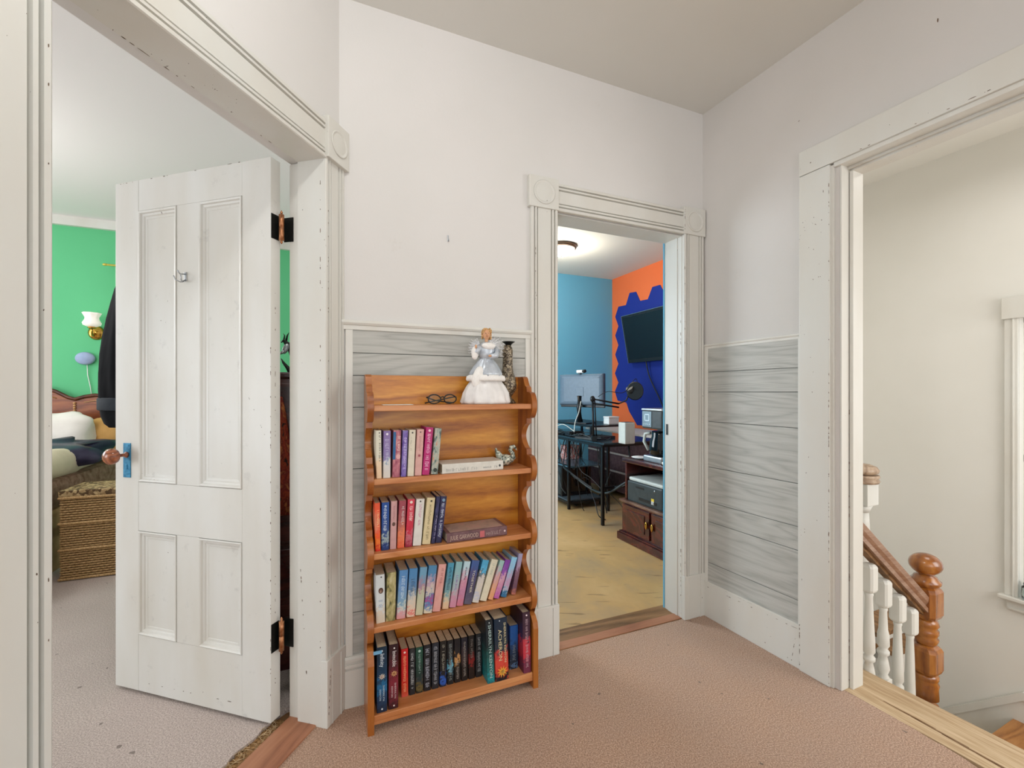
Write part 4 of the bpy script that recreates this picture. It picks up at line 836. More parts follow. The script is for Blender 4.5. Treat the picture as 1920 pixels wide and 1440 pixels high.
m = MB(); m.prism([(L*.46+.004*math.cos(2*PI*k/n), .019+.004*math.sin(2*PI*k/n)) for k in range(n)], -.001, .001, 'y'); m.build('emblem', ink('e0c8c8'), parent=t)
# dusty paper band on its top
m = MB(); m.box(-L*.44, L*.44, .012, .118, .037, .0376); m.build('top_board', spine('dusty_board', ('9c8880', 'ac988c', 'b89890'), 25), parent=t)

# ================================================================= ORNAMENTS
# angel doll
ZT = SH[4]+.0008
ang = thing('angel_doll', 'white and silver angel doll with lacy wings on top of the bookcase', 'doll', FB.w(.562, -.112, ZT), FB.a)
def pleat(n, amp, ph=0): return lambda a, z: 1+amp*math.sin(n*a+ph)*(.5+.5*math.cos(z*30))
m = MB(); m.lathe([(.098, 0), (.104, .008), (.100, .022), (.096, .045), (.082, .070), (.066, .092), (.056, .10)], (0, 0, 0), 60, sy=.62, wob=lambda a, z: 1+.05*math.sin(11*a+z*14)+.035*math.sin(19*a-z*22)*(1-z*8)); m.build('underskirt', 'satin', parent=ang)
m = MB(); m.lathe([(.066, .098), (.079, .092), (.083, .100), (.080, .112), (.070, .118), (.06, .115)], (0, 0, 0), 48, sy=.66, wob=lambda a, z: 1+.03*math.sin(9*a)+.03*math.sin(23*a)); m.build('fur_hem', 'fur', parent=ang)
m = MB(); m.lathe([(.066, .112), (.066, .125), (.052, .150), (.040, .168), (.030, .180), (.028, .186)], (0, 0, 0), 48, sy=.7, wob=lambda a, z: 1+.06*math.sin(8*a+z*25)+.05*math.sin(15*a-z*40)); m.build('dress', 'silvercloth', parent=ang)
m = MB(); m.lathe([(.027, .184), (.033, .200), (.036, .220), (.032, .238), (.020, .250), (.008, .256)], (.002, 0, 0), 24, sy=.75); m.build('bodice', 'silvercloth', parent=ang)
m = MB(); m.ell((.004, -.020, .236), (.030, .016, .015), 18, 8, wob=.1, wsc=60); m.build('fur_collar', 'fur', parent=ang)
m = MB(); m.ell((-.052, -.010, .206), (.015, .014, .028), 16, 10, wob=.12, wsc=60); m.ell((-.046, -.03, .110), (.022, .016, .045), 16, 10, rotm=Matrix.Rotation(.35, 3, 'Y'), wob=.1, wsc=50); m.build('fur_cuff', 'fur', parent=ang)
m = MB(); m.tube([(-.022, 0, .236), (-.040, -.015, .222), (-.050, -.02, .205)], [.011, .012, .010], 10); m.tube([(.030, 0, .236), (.046, -.012, .215), (.030, -.034, .196), (.004, -.040, .192)], [.011, .013, .012, .009], 10); m.build('sleeve', 'silvercloth', parent=ang)
m = MB(); m.ell((.0, -.046, .194), (.007, .006, .005), 10, 6); m.ell((-.052, -.024, .232), (.005, .005, .008), 10, 6); m.build('hand', 'skin', parent=ang)
m = MB(); m.ell((-.001, -.006, .285), (.0155, .016, .021), 18, 14); m.tube([(0, -.002, .25), (0, -.004, .272)], .007, 10); m.ell((-.004, -.0225, .283), (.003, .004, .004), 8, 6); m.build('head', 'skin', parent=ang)
m = MB()
for ex in (-.0075, .003): m.ell((ex-.001, -.0205, .288), (.0022, .0015, .0014), 8, 6)
m.build('eye', ink('3a2a22'), parent=ang)
m = MB(); m.ell((-.003, -.0215, .2755), (.004, .0015, .0012), 8, 6); m.build('mouth', ink('a8504a'), parent=ang)
m = MB(); random.seed(2); m.ell((.002, .003, .296), (.0185, .0185, .017), 18, 12, wob=.2, wsc=90)
for i in range(60):
    a = random.uniform(-.75, PI+.75); z = random.uniform(.268, .308); r = .0185 if z < .298 else .014
    if (a < -.1 or a > PI+.1) and z < .292: z = random.uniform(.293, .303)
    m.ell((.001+r*math.cos(a), -.002+r*math.sin(a), z), (.0045, .0045, .005), 8, 5)
m.build('hair', 'hair', parent=ang)
for sgn, sx in ((-1, .85), (1, 1.28)):
    m = MB(); random.seed(4)
    for i in range(26):
        a = -.45+1.75*i/25; L_ = (.052+.010*math.sin(i*1.9))*sx*(1.0 if i < 18 else .8)
        p0 = Vector((sgn*.016, .018, .228)); d = Vector((sgn*math.cos(a), .12, math.sin(a)))
        p1 = p0+d*L_; mid = p0+d*L_*.55+Vector((0, .004, .003))
        m.tube([p0, mid, p1], [.0017, .0016, .0010], 4)
        m.tube([p1+Vector((-.004, 0, .002)), p1, p1+Vector((.003, 0, -.003))], .0008, 4)
    for q in (.45, .7, .95):
        pts = []
        for i in range(26):
            a = -.45+1.75*i/25; pts.append(Vector((sgn*.016, .019, .228))+Vector((sgn*math.cos(a), .12, math.sin(a)))*(.050+.006*(i % 2))*sx*q)
        m.tube(pts, .0009, 4)
    m.build('wing', 'lace', parent=ang)
# bronze vase behind
vs_ = thing('mosaic_vase', 'tall bronze glitter-mosaic bottle vase behind the angel doll', 'vase', FB.w(.672, -.078, ZT), FB.a)
m = MB(); m.lathe([(.034, 0), (.036, .003), (.030, .010), (.018, .022), (.016, .030), (.024, .040), (.036, .058), (.0385, .078), (.034, .104), (.027, .128), (.0225, .15), (.021, .19), (.0225, .225), (.020, .238), (.013, .25)], (0, 0, 0), 28); m.build('body', 'bronze', parent=vs_)
m = MB(); m.lathe([(.012, .249), (.014, .254), (.026, .262), (.028, .264), (.022, .2635), (.009, .256), (.009, .250)], (0.004, 0, 0), 24); m.build('rim', 'iron', parent=vs_)
# eyeglasses: two rims, bridge and folded temples
gl = thing('eyeglasses', 'black-framed eyeglasses folded on the top shelf', 'glasses', FB.w(.375, -.125, ZT), FB.a+.15)
m = MB()
for cx in (-.034, .032):
    pts = [(cx+.026*math.cos(a), -.004*math.cos(a*2), .0205+.0175*math.sin(a)) for a in [2*PI*k/20 for k in range(21)]]; m.tube(pts, .0026, 6)
m.tube([(-.009, 0, .026), (0, -.003, .030), (.008, 0, .026)], .0025, 6); m.build('front_frame', 'black', parent=gl)
m = MB(); m.tube([(-.060, 0, .028), (-.062, .010, .027), (-.02, .020, .014), (.045, .028, .006), (.062, .03, .004)], .0028, 6); m.build('temple', 'black', parent=gl)
m = MB(); m.tube([(.058, 0, .028), (.061, .012, .030), (.02, .034, .020), (-.04, .042, .008), (-.056, .044, .004)], .0028, 6); m.build('temple', 'black', parent=gl)
m = MB()
for cx in (-.034, .032): m.prism([(cx+.024*math.cos(2*PI*k/18), .0205+.016*math.sin(2*PI*k/18)) for k in range(18)], -.0008, .0008, 'y')
m.build('lens', 'glass', parent=gl)
# envelope
ev = MB(); ev.box(-.055, .055, -.012, .05, 0, .0015, 0, .0004); ev.build('envelope', 'paper', loc=FB.w(.20, -.155, ZT), rz=FB.a-.03, label='white envelope lying flat at the left end of the top shelf', cat='envelope')
# blue tab sticking out by the navy hardback
tb = MB(); tb.box(-.0145, .0145, -.0006, .0006, -.006, .006); tb.build('bookmark', plain('pale_blue_plastic', '6ea6c8', .3, 0, .04), loc=FB.w(.1225, -.198, .292), rz=FB.a, label='pale blue plastic bookmark poking out beside the navy hardback', cat='bookmark')
# swan
sw = thing('swan_figurine', 'small pale mosaic swan figurine on the second shelf beside the white hardback', 'figurine', FB.w(.655, -.085, SH[3]+.0008), FB.a)
m = MB(); m.ell((0, 0, .025), (.036, .021, .0245), 20, 12); m.ell((-.022, 0, .040), (.015, .011, .030), 16, 10, rotm=Matrix.Rotation(-.55, 3, 'Y')); m.build('body', 'swan', parent=sw)
m = MB()
for q in range(4): m.ell((-.030-.003*q, (-1)**q*.006, .052+.004*q), (.005, .003, .016), 10, 8, rotm=Matrix.Rotation(-.5+.12*q, 3, 'Y'))
m.build('tail', 'swan', parent=sw)
m = MB(); m.tube([(.026, 0, .022), (.040, 0, .034), (.036, 0, .052), (.026, 0, .066), (.030, 0, .078), (.042, 0, .080), (.050, 0, .072)], [.014, .012, .0095, .009, .009, .0085, .006], 12); m.build('neck', 'swan', parent=sw)
m = MB(); m.tube([(.049, 0, .073), (.058, 0, .062)], [.0045, .001], 8); m.build('beak', ink('c8c4b0'), parent=sw)

# ================================================================= BEDROOM
jk_o = Mdl @ Vector((.735, -TH-.002, 1.04))
jk = thing('hanging_jacket', 'black jacket hanging on the far side of the open bedroom door', 'jacket', jk_o, FD.a)
m = MB(); rings = []
for v, u in ((800, 202), (794, 194), (780, 188), (755, 184), (730, 183), (700, 184), (665, 188), (630, 194), (600, 200), (570, 207), (545, 213), (527, 217)):
    z = H-(v-HZ)*1.93/F; rr = (u-CX)/F; yy = -.095
    # right-hand outline of the garment, in the door's own frame
    xr = (rr*(1.6-.962*yy)+.877+.27*yy)/(-.962-rr*.27)-.035; hw0 = .115 if v > 560 else .115*(1-(560-v)/60)
    if v > 795: hw0 = .09
    rings.append([(xr-.735-hw0+hw0*math.cos(a)*(1+.04*math.sin(5*a+z*20)), yy+TH+.065*min(1, hw0/.1)*math.sin(a)*(.95+.08*math.cos(7*a+z*9)), z-1.04) for a in [2*PI*k/30 for k in range(30)]])
m.loft(rings, 0); m.build('sleeve', 'cloth_black', parent=jk)
m = MB(); rings = []
for z, hwid in ((.02, .15), (.1, .16), (.3, .15), (.5, .13), (.6, .10), (.66, .05)):
    rings.append([(-.02+hwid*math.cos(a), -.062+.055*math.sin(a), z) for a in [2*PI*k/24 for k in range(24)]])
m.loft(rings, 0); m.build('body', 'cloth_black', parent=jk)
m = MB(); rings = []
for z, g in ((.10, .0), (.105, .004), (.150, .004), (.155, .0)):
    rings.append([(.275-.115+(.114+g)*math.cos(a), -.051+(.064+g)*math.sin(a), z) for a in [2*PI*k/30 for k in range(30)]])
m.loft(rings, 0); m.build('cuff', plain('dark_navy_rib', '1c242c', .85, 0, .02), parent=jk)
# bed
BY = FB
bd = thing('bed', 'bed with carved brown headboard against the green wall', 'bed', FB.w(-2.7, 2.35, 0), FB.a)
def bx(mb, x0, x1, y0, y1, z0, z1, bev=0.0, mi=0): mb.box(x0+2.7, x1+2.7, y0-2.35, y1-2.35, z0, z1, mi, bev)
hbx = [(-3.75, 1.05), (-3.60, 1.16), (-3.45, 1.185), (-3.30, 1.165), (-3.20, 1.15), (-3.0, 1.22), (-2.75, 1.275), (-2.55, 1.285), (-2.35, 1.262), (-2.25, 1.225), (-2.17, 1.172), (-2.12, 1.155), (-2.06, 1.178), (-1.98, 1.192), (-1.86, 1.175), (-1.76, 1.12), (-1.72, 1.02)]
m = MB(); m.prism([(a+2.7, b) for a, b in hbx]+[(-1.72+2.7, .2), (-3.75+2.7, .2)], 3.34-2.35, 3.385-2.35, 'y'); m.build('headboard', 'headb', parent=bd)
m = MB(); m.tube([(a+2.7, .985, b) for a, b in hbx], .016, 8); m.build('headboard_rim', wood('dark_rim_walnut', '3c1a0c', '54260f', '683216', (1, 1, 1), .3, 9, 0), parent=bd)
m = MB(); inl = [(a+2.7, .984, b-.06) for a, b in hbx if -2.98 < a < -2.2]; m.tube(inl, .004, 6); m.tube([(a+2.7, .984, b-.05) for a, b in hbx if -2.1 < a < -1.74], .004, 6)
for k in range(9): m.ell((-2.125+2.7, .982, 1.12-.022*k), (.011, .008, .010), 8, 6)
m.build('carved_inlay', plain('pale_inlay', 'b98a54', .4, 0, .08), parent=bd)
m = MB(); bx(m, -3.72, -1.75, 1.35, 3.33, .20, .42, .03); m.build('box_spring', 'mattress', parent=bd)
m = MB(); bx(m, -3.72, -1.75, 1.33, 3.33, .0, .30, .005); m.build('bed_skirt', 'mattress', parent=bd)
m = MB(); bx(m, -3.72, -1.74, 1.34, 3.33, .42, .62, .05); m.build('mattress', 'spread', parent=bd)
# blankets & pillows
def soft(name, label, cat, c, r, mat, rz=0.0, rotm=None, wob=.1, wsc=6, p=2.6, seg=36, rings=18, grp=None):
    m = MB(); rs = []
    for i in range(rings+1):
        t_ = PI*i/rings
        ring = []
        for k in range(seg):
            a = 2*PI*k/seg; st_ = max(.03, math.sin(t_))
            def sp(x, e): return math.copysign(abs(x)**e, x)
            v = Vector((r[0]*sp(math.cos(a), 2/p*1.0)*st_**(2/p), r[1]*sp(math.sin(a), 2/p)*st_**(1.0 if p > 3 else 2/p), -r[2]*sp(math.cos(t_), .9 if p < 3 else 2/p)))
            v *= 1+wob*noise.noise(Vector((v.x, v.y, v.z))*wsc+Vector(c))
            if rotm: v = rotm @ v
            ring.append(v)
        rs.append(ring)
    m.loft(rs, 0)
    return m.build(name, mat, loc=FB.w(c[0], c[1], c[2]), rz=FB.a+rz, label=label, cat=cat, group=grp)
soft('white_pillow', 'rumpled white pillow propped against the carved headboard', 'pillow', (-2.33, 3.12, .840), (.42, .13, .205), 'pillow', 0, Matrix.Rotation(-.2, 3, 'X'), .16, 8, 4.5)
soft('tan_pillow', 'tan pillow standing at the right end of the headboard', 'pillow', (-1.86, 3.22, .80), (.11, .09, .19), 'tanpillow', 0, None, .1, 7, 3.5)
soft('folded_blanket', 'dark navy satin blanket heaped on the bed', 'blanket', (-2.22, 2.62, .735), (.50, .40, .10), 'navyblanket', .1, Matrix.Rotation(.08, 3, 'X'), .35, 8, 3.2)
soft('rolled_quilt', 'cream quilt rolled along the near side of the bed', 'quilt', (-1.90, 2.28, .70), (.15, .98, .105), 'quilt', .02, None, .16, 5)
# hamper: woven wicker box with rim
hm = thing('wicker_hamper', 'tall woven wicker laundry hamper standing beside the bed', 'hamper', FB.w(-1.455, 2.06, 0), FB.a)
hw_, hd_, hh_ = .165, .15, .545
m = MB(); m.box(-hw_+.004, hw_-.004, -hd_+.004, hd_-.004, .01, hh_-.004, 0); m.build('core', 'wickerd', parent=hm)
m = MB(); nrow = 34; ncol = 22
for i in range(nrow):
    z = .012+(hh_-.03)*i/(nrow-1)
    for sy in (-1,):
        pts = [(-hw_+2*hw_*k/(ncol*2), sy*(hd_+.003*(1 if (k//2+i) % 2 else -1)*(k % 2)), z) for k in range(ncol*2+1)]; m.tube(pts, .0062, 4)
    pts = [(hw_+.003*(1 if (k//2+i) % 2 else -1)*(k % 2), -hd_+2*hd_*k/30, z) for k in range(31)]; m.tube(pts, .0062, 4)
    pts = [(-hw_-.003*(1 if (k//2+i) % 2 else -1)*(k % 2), -hd_+2*hd_*k/30, z) for k in range(31)]; m.tube(pts, .0062, 4)
m.build('weave', 'wicker', parent=hm, kind='stuff')
for z in (.012, .2, .37, hh_-.01):
    m = MB(); m.tube([(-hw_-.006, hd_+.006, z), (-hw_-.006, -hd_-.006, z), (-hw_-.006+.001, -hd_-.006, z), (hw_+.005, -hd_-.006, z), (hw_+.006, -hd_-.006, z), (hw_+.006, hd_+.006, z)], .008, 8)
    m.build('braided_band', 'wicker', parent=hm)
m = MB(); m.box(-hw_-.010, hw_+.010, -hd_-.010, hd_+.010, hh_-.004, hh_+.038, 0, .008); m.build('lid', mosaic('woven_lid', '5a4226', 'a3855a', 'c8ae80', 60, 0, .8), parent=hm)
# sconce on the green wall
sx, sz = FB.onY(180, 624, 3.39); shx = FB.onY(172, 600, 3.28)[0]
sc_ = thing('wall_sconce', 'brass wall sconce with a frilled white glass shade on the green wall', 'wall lamp', FB.w(sx, 3.398, sz), FB.a)
m = MB(); n = 20; rings = [[(r*math.cos(2*PI*k/n), -d, r*1.1*math.sin(2*PI*k/n)) for k in range(n)] for r, d in ((.060, .0), (.058, .010), (.045, .020), (.020, .028), (.001, .032))]; m.loft(rings); m.build('backplate', 'brass', parent=sc_)
ax = shx-sx
m = MB(); m.tube([(0, -.02, 0), (ax*.25, -.06, -.035), (ax*.7, -.10, -.03), (ax, -.115, .0), (ax, -.115, .03)], .008, 8); m.lathe([(.012, .02), (.030, .03), (.030, .036), (.022, .044)], (ax, -.115, 0), 16); m.build('arm', 'brass', parent=sc_)
m = MB(); m.lathe([(.030, .042), (.060, .055), (.066, .075), (.050, .105), (.046, .125), (.058, .15), (.066, .165), (.062, .166), (.044, .128), (.046, .10), (.058, .075), (.028, .05)], (ax, -.115, 0), 32, wob=lambda a, z: 1+(.05*math.sin(8*a) if z > .12 else .01*math.sin(8*a))); m.build('lamp_shade', 'opal', parent=sc_)
# round wall device
spx, spz = FB.onY(160, 672, 3.38)
dv = thing('round_wall_speaker', 'round pale blue-grey smart speaker with a white cord on the green wall', 'speaker', FB.w(spx, 3.398, spz), FB.a)
m = MB(); rings = [[(r*math.cos(2*PI*k/24), -d, r*.82*math.sin(2*PI*k/24)) for k in range(24)] for r, d in ((.060, .0), (.070, .012), (.070, .028), (.058, .040), (.001, .046))]; m.loft(rings); m.build('body', 'gray_blue', parent=dv)
m = MB(); m.tube([(.01, -.01, -.055), (.012, -.006, -.15), (.03, -.006, -.25), (.045, -.006, -.38)], .0035, 6); m.build('cord', 'white', parent=dv)
# curtain rod end
crx, crz = FB.onY(212, 498, 3.30)
cr = thing('curtain_rod', 'brass curtain rod end high on the green wall beside the door', 'curtain rod', FB.w(crx, 3.398, crz), FB.a)
m = MB(); m.tube([(-.045, -.09, .005), (.6, -.09, .0)], .009, 8); m.ell((-.06, -.09, .005), (.02, .012, .012), 10, 8); m.build('rod', plain('yellow_brass', 'cdbb55', .4, .5, .04), parent=cr)
m = MB(); m.tube([(.02, -.09, 0), (.02, -.03, -.03), (.02, 0, -.03)], .006, 6); m.build('bracket', 'iron', parent=cr)
m = MB()
for k in range(10): m.tube([(.03+.05*k, -.09+.018*(-1)**k, -.012), (.03+.05*k, -.09+.018*(-1)**k, -1.0)], .020, 6)
m.build('curtain', plain('pale_green_curtain', 'b9cf98', .9, 0, .03), parent=cr)
# dresser in the slit with sculpture and hanging cloth
ds = thing('tall_dresser', 'tall dark brown chest seen through the gap behind the open door', 'dresser', FB.w(-.235, .56, 0), FB.a)
m = MB(); m.box(-.19, .19, -.24, .24, .04, 1.28, 0, .004); m.box(-.18, .18, -.22, .22, 0, .04); m.build('body', 'cherry', parent=ds)
m = MB(); m.box(-.20, .20, -.25, .25, 1.28, 1.306, 0, .006); m.build('top', 'cherry', parent=ds)
for k in range(5):
    m = MB(); m.box(-.17, .17, -.252, -.24, .08+.24*k, .30+.24*k, 0, .004); dr = m.build('drawer', 'cherry', parent=ds)
    m = MB(); m.ell((-.10, -.262, .19+.24*k), (.012, .010, .012), 10, 8); m.ell((.10, -.262, .19+.24*k), (.012, .010, .012), 10, 8); m.build('knob', 'brass', parent=dr)
cl = thing('checked_shirt', 'red and orange checked shirt hung on the front of the dark dresser', 'shirt', FB.w(-.225, .262, .70), FB.a)
m = MB(); rings = []
for z, w_ in ((0, .05), (.12, .055), (.25, .045), (.36, .03), (.44, .02), (.50, .008)):
    rings.append([(w_*math.cos(a)*(1+.06*math.sin(6*a)), .010*math.sin(a)*(1+.3*math.sin(5*a+z*9)), z) for a in [2*PI*k/24 for k in range(24)]])
m.loft(rings); m.build('cloth', spine('red_check', ('2a120c', 'b04420', '7a1c14', 'd07840'), 35, .8), parent=cl)
sp_ = thing('dragon_sculpture', 'dark green and silver winged sculpture on top of the tall dresser', 'sculpture', FB.w(-.215, .50, 1.307), FB.a)
g_ = .58
def q3(*p): return [tuple(c*g_ for c in v) for v in p]
m = MB(); m.tube(q3((.03, 0, 0), (.0, 0, .05), (-.03, 0, .09), (-.045, 0, .12)), [.013, .009, .006, .002], 10); m.build('tail', plain('dark_green_resin', '16261c', .4, 0, .02), parent=sp_)
m = MB(); m.tube(q3((.04, 0, .0), (.05, 0, .10), (.03, 0, .18), (.0, 0, .24), (-.03, 0, .27), (-.045, 0, .25)), [.012, .011, .014, .013, .008, .003], 10); m.tube(q3((-.01, 0, .26), (.0, 0, .31), (.012, 0, .335)), [.006, .004, .001], 6); m.tube(q3((-.025, 0, .27), (-.02, 0, .31), (-.03, 0, .325)), [.005, .003, .001], 6); m.build('neck', plain('dark_green_resin_b', '1a2c20', .4, 0, .02), parent=sp_)
m = MB(); m.ell((-.007, -.012, .116), (.013, .005, .026), 12, 8, rotm=Matrix.Rotation(.35, 3, 'Y')); m.ell((-.020, -.013, .099), (.007, .004, .013), 10, 6, rotm=Matrix.Rotation(.8, 3, 'Y')); m.build('wing', 'silver', parent=sp_)

# ================================================================= OFFICE
def G(x, y, z=0): return FB.w(x, y, z)
# ceiling lamp
lx, ly = 2.14, 2.02
lpos = None
t_ = (CEIL+.05-H)*F/(735-462); wx_, wy_ = (1052-960)/F*t_, t_
cl_ = thing('ceiling_lamp', 'round flush ceiling lamp with bronze rim and glowing glass bowl in the office', 'ceiling lamp', (wx_, wy_, CEIL+.055), FB.a)
m = MB(); m.lathe([(.16, 0), (.168, -.010), (.166, -.030), (.150, -.040), (.150, -.012)], (0, 0, 0), 32); m.build('rim', plain('bronze_rim', '5c4838', .35, .6, .04), parent=cl_)
m = MB(); m.lathe([(.150, -.030), (.142, -.060), (.110, -.085), (.060, -.102), (.001, -.108)], (0, 0, 0), 32); m.build('glass_bowl', 'lampglow', parent=cl_)
m = MB(); m.lathe([(.004, -.104), (.010, -.112), (.004, -.122), (.001, -.13)], (0, 0, 0), 12); m.build('finial', plain('bronze_knob', '5c4838', .35, .6, .04), parent=cl_)
point('office_lamp_light', (wx_, wy_, 2.62), 26, (1, .93, .82), .12)
# desk: black frame, glass tops
dk = thing('computer_desk', 'black metal framed desk with dark tops and lower shelves', 'desk', G(2.62, 2.2), FB.a)
def D_(mb, x0, x1, y0, y1, z0, z1, bev=0.0): mb.box(x0-2.62, x1-2.62, y0-2.2, y1-2.2, z0, z1, 0, bev)
dz = .748
for x, y in ((2.285, 1.56), (2.28, 2.16), (2.70, 2.20), (2.285, 3.02), (2.95, 1.56), (2.95, 3.02), (2.62, 1.95)):
    m = MB(); D_(m, x-.013, x+.013, y-.013, y+.013, 0, dz-.012, .003); m.build('leg', 'blackm', parent=dk)
m = MB(); D_(m, 2.27, 2.98, 1.52, 3.05, dz-.012, dz+.006, .004); m.build('desk_top', plain('dark_teal_glass', '1f2c34', .15, 0, .02), parent=dk)
m = MB()
for a in ((2.27, 2.29, 1.55, 3.03, dz-.035, dz-.013), (2.94, 2.96, 1.55, 3.03, dz-.035, dz-.013), (2.27, 2.96, 1.55, 1.57, dz-.035, dz-.013), (2.27, 2.96, 3.01, 3.03, dz-.035, dz-.013), (2.27, 2.72, 2.15, 2.17, .05, .075), (2.27, 2.29, 2.16, 3.02, .05, .075), (2.69, 2.71, 2.2, 3.02, .05, .075), (2.27, 2.96, 1.555, 1.575, .33, .35), (2.29, 2.30, 2.2, 2.98, .44, .452)): D_(m, *a)
m.build('frame', 'blackm', parent=dk)
m = MB(); D_(m, 2.275, 2.71, 2.155, 3.0, .43, .445, .003); m.build('middle_shelf', plain('teal_shelf_glass', '4a6a78', .2, 0, .03), parent=dk)
m = MB(); D_(m, 2.28, 2.71, 2.17, 3.0, .075, .09, .003); m.build('lower_shelf', plain('grey_lower_shelf', '4a545a', .4, 0, .03), parent=dk)
m = MB(); D_(m, 2.45, 2.96, 2.0, 3.0, .856, .874, .003); D_(m, 2.45, 2.47, 2.0, 2.03, dz+.006, .856); D_(m, 2.94, 2.96, 2.0, 2.03, dz+.006, .856); D_(m, 2.45, 2.47, 2.97, 3.0, dz+.006, .856); D_(m, 2.94, 2.96, 2.97, 3.0, dz+.006, .856); m.build('riser_shelf', 'blackm', parent=dk)
# monitor
def at_t(u, v, t): return Vector(((u-CX)/F*t, t, H-(v-HZ)*t/F))
mo = at_t(1090, 798, 4.9); mn = thing('computer_monitor', 'computer monitor seen from behind with pale silver-blue back on the desk', 'monitor', (mo.x, mo.y, .8745), -.72)
m = MB(); m.box(-.285, .285, .012, .030, .175, .545, 0, .006); m.build('screen', 'black', parent=mn)
m = MB(); rings = []
for d, k in ((.012, 1.0), (-.006, .998), (-.016, .985), (-.026, .94), (-.033, .86), (-.036, .74)):
    rings.append([(-.284*k, d, .36-.16*k), (.284*k, d, .36-.16*k), (.284*k, d, .36+.184*k), (-.284*k, d, .36+.184*k)])
m.loft(rings, 0, False); m.tube([(-.26, -.0345, .50), (.26, -.0345, .50)], .0015, 4); m.box(-.05, .05, -.040, -.033, .30, .40, 0, .004); m.build('back_cover', plain('silver_blue_shell', '5e7080', .42, .0, .015), parent=mn)
m = MB(); m.tube([(0, -.03, .30), (0, -.05, .18), (0, -.03, .015)], [.03, .028, .035], 10); m.box(-.13, .13, -.11, .10, 0, .012, 0, .004); m.build('stand', 'blackm', parent=mn)
wc = at_t(1091, 702, 4.82); t = thing('webcam', 'white and black webcam clipped on top of the monitor', 'webcam', (mo.x-.01, mo.y+.0, .8745+.546), -.5)
m = MB(); m.box(-.045, .045, -.016, .016, .010, .045, 0, .010); m.build('housing', 'white', parent=t)
m = MB(); m.tube([(.03, 0, .028), (.062, -.01, .032)], [.020, .018], 12); m.box(-.012, .012, -.045, .02, -.0, .011, 0, .002); m.build('lens', 'black', parent=t)
# microphone boom
b0 = at_t(1113, 831, 4.15); b1 = at_t(1111, 748, 4.15); b2 = at_t(1160, 757, 4.25); b3 = at_t(1174, 751, 4.3); b4 = at_t(1184, 733, 4.3)
t = thing('microphone_boom', 'black scissor boom arm clamped to the desk with a microphone', 'microphone', (b0.x, b0.y, .755), 0); O_ = Vector((b0.x, b0.y, .755))
m = MB(); m.tube([Vector((0, 0, .0)), b1-O_], .010, 8); m.tube([Vector((.03, .01, .0)), b1-O_+Vector((.02, 0, -.01))], .006, 6); m.build('lower_arm', 'blackm', parent=t)
m = MB(); m.tube([b1-O_, b2-O_], .008, 8); m.tube([b1-O_+Vector((0, 0, -.04)), b2-O_+Vector((0, 0, -.035))], .008, 8); m.ell(b1-O_, (.024, .02, .03), 12, 8); m.build('upper_arm', 'blackm', parent=t)
m = MB(); m.box(-.02, .03, -.02, .02, -.001, .05, 0, .004); m.build('clamp', 'blackm', parent=t)
m = MB(); m.tube([b2-O_, b3-O_, b4-O_+Vector((-.02, 0, -.02))], .007, 8); c_ = b4-O_
m.tube([c_+Vector((-.03, -.03, .03)), c_+Vector((.03, .02, -.05))], [.036, .036], 14); m.build('microphone', 'black', parent=t)
m = MB(); rings = []
for r, d in ((.082, 0), (.090, .008), (.082, .016)): rings.append([c_+Vector((.022+r*math.cos(2*PI*k/26)*.82, -.05+d-r*.4*math.cos(2*PI*k/26), r*math.sin(2*PI*k/26))) for k in range(26)])
m.loft(rings); m.build('pop_filter', 'black', parent=t)
# router box + small white box on riser
p = at_t(1175, 836, 3.98); t = thing('white_router', 'tall plain white router box standing on the near end of the desk', 'router', (p.x, p.y, dz+.0065), FB.a)
m = MB(); m.box(-.055, .055, -.05, .05, 0, .192, 0, .010); m.build('case', 'lgrayp', parent=t)
m = MB(); m.box(-.045, .045, -.04, .04, .192, .1935); m.build('vent', 'grayp', parent=t)
p = at_t(1146, 795, 4.75); t = thing('small_white_box', 'small white box on the raised black shelf behind the desk', 'box', (p.x, p.y, .8745), FB.a)
m = MB(); m.box(-.065, .065, -.05, .05, 0, .065, 0, .006); m.build('base', 'white', parent=t)
m = MB(); m.box(-.068, .068, -.053, .053, .065, .083, 0, .006); m.build('lid', 'white', parent=t)
# clutter on the desk
random.seed(12)
t = thing('laptop', 'closed black laptop on the desk under the monitor', 'laptop', G(2.45, 1.93, dz+.007), FB.a+.3)
m = MB(); m.box(-.17, .17, -.12, .12, 0, .012, 0, .003); m.build('base', 'grayp', parent=t)
m = MB(); m.box(-.17, .17, -.12, .12, .0125, .020, 0, .003); m.build('lid', 'black', parent=t)
t = thing('keyboard', 'black keyboard near the left end of the desk', 'keyboard', G(2.40, 2.55, dz+.007), FB.a+1.5)
m = MB(); m.box(-.20, .20, -.065, .065, 0, .014, 0, .004); m.build('base', 'black', parent=t)
m = MB()
for i in range(15):
    for j in range(5): m.box(-.19+.0255*i, -.168+.0255*i, -.056+.0225*j, -.037+.0225*j, .014, .020)
m.build('keys', 'grayp', parent=t, kind='stuff')
t = thing('desk_hub', 'black cable hub with several leads on the desk', 'hub', G(2.40, 2.25, dz+.007), FB.a)
m = MB(); m.box(-.09, .09, -.05, .05, 0, .045, 0, .005); m.build('case', 'black', parent=t)
m = MB()
for q in range(5): m.tube([(-.07+.03*q, -.05, .02), (-.09+.04*q, -.08, .03), (-.12+.05*q, -.10, -.02-.05*(q % 2)), (-.13+.04*q, -.09, -.15-.02*q)], .0035, 6)
m.build('lead', 'grayp', parent=t)
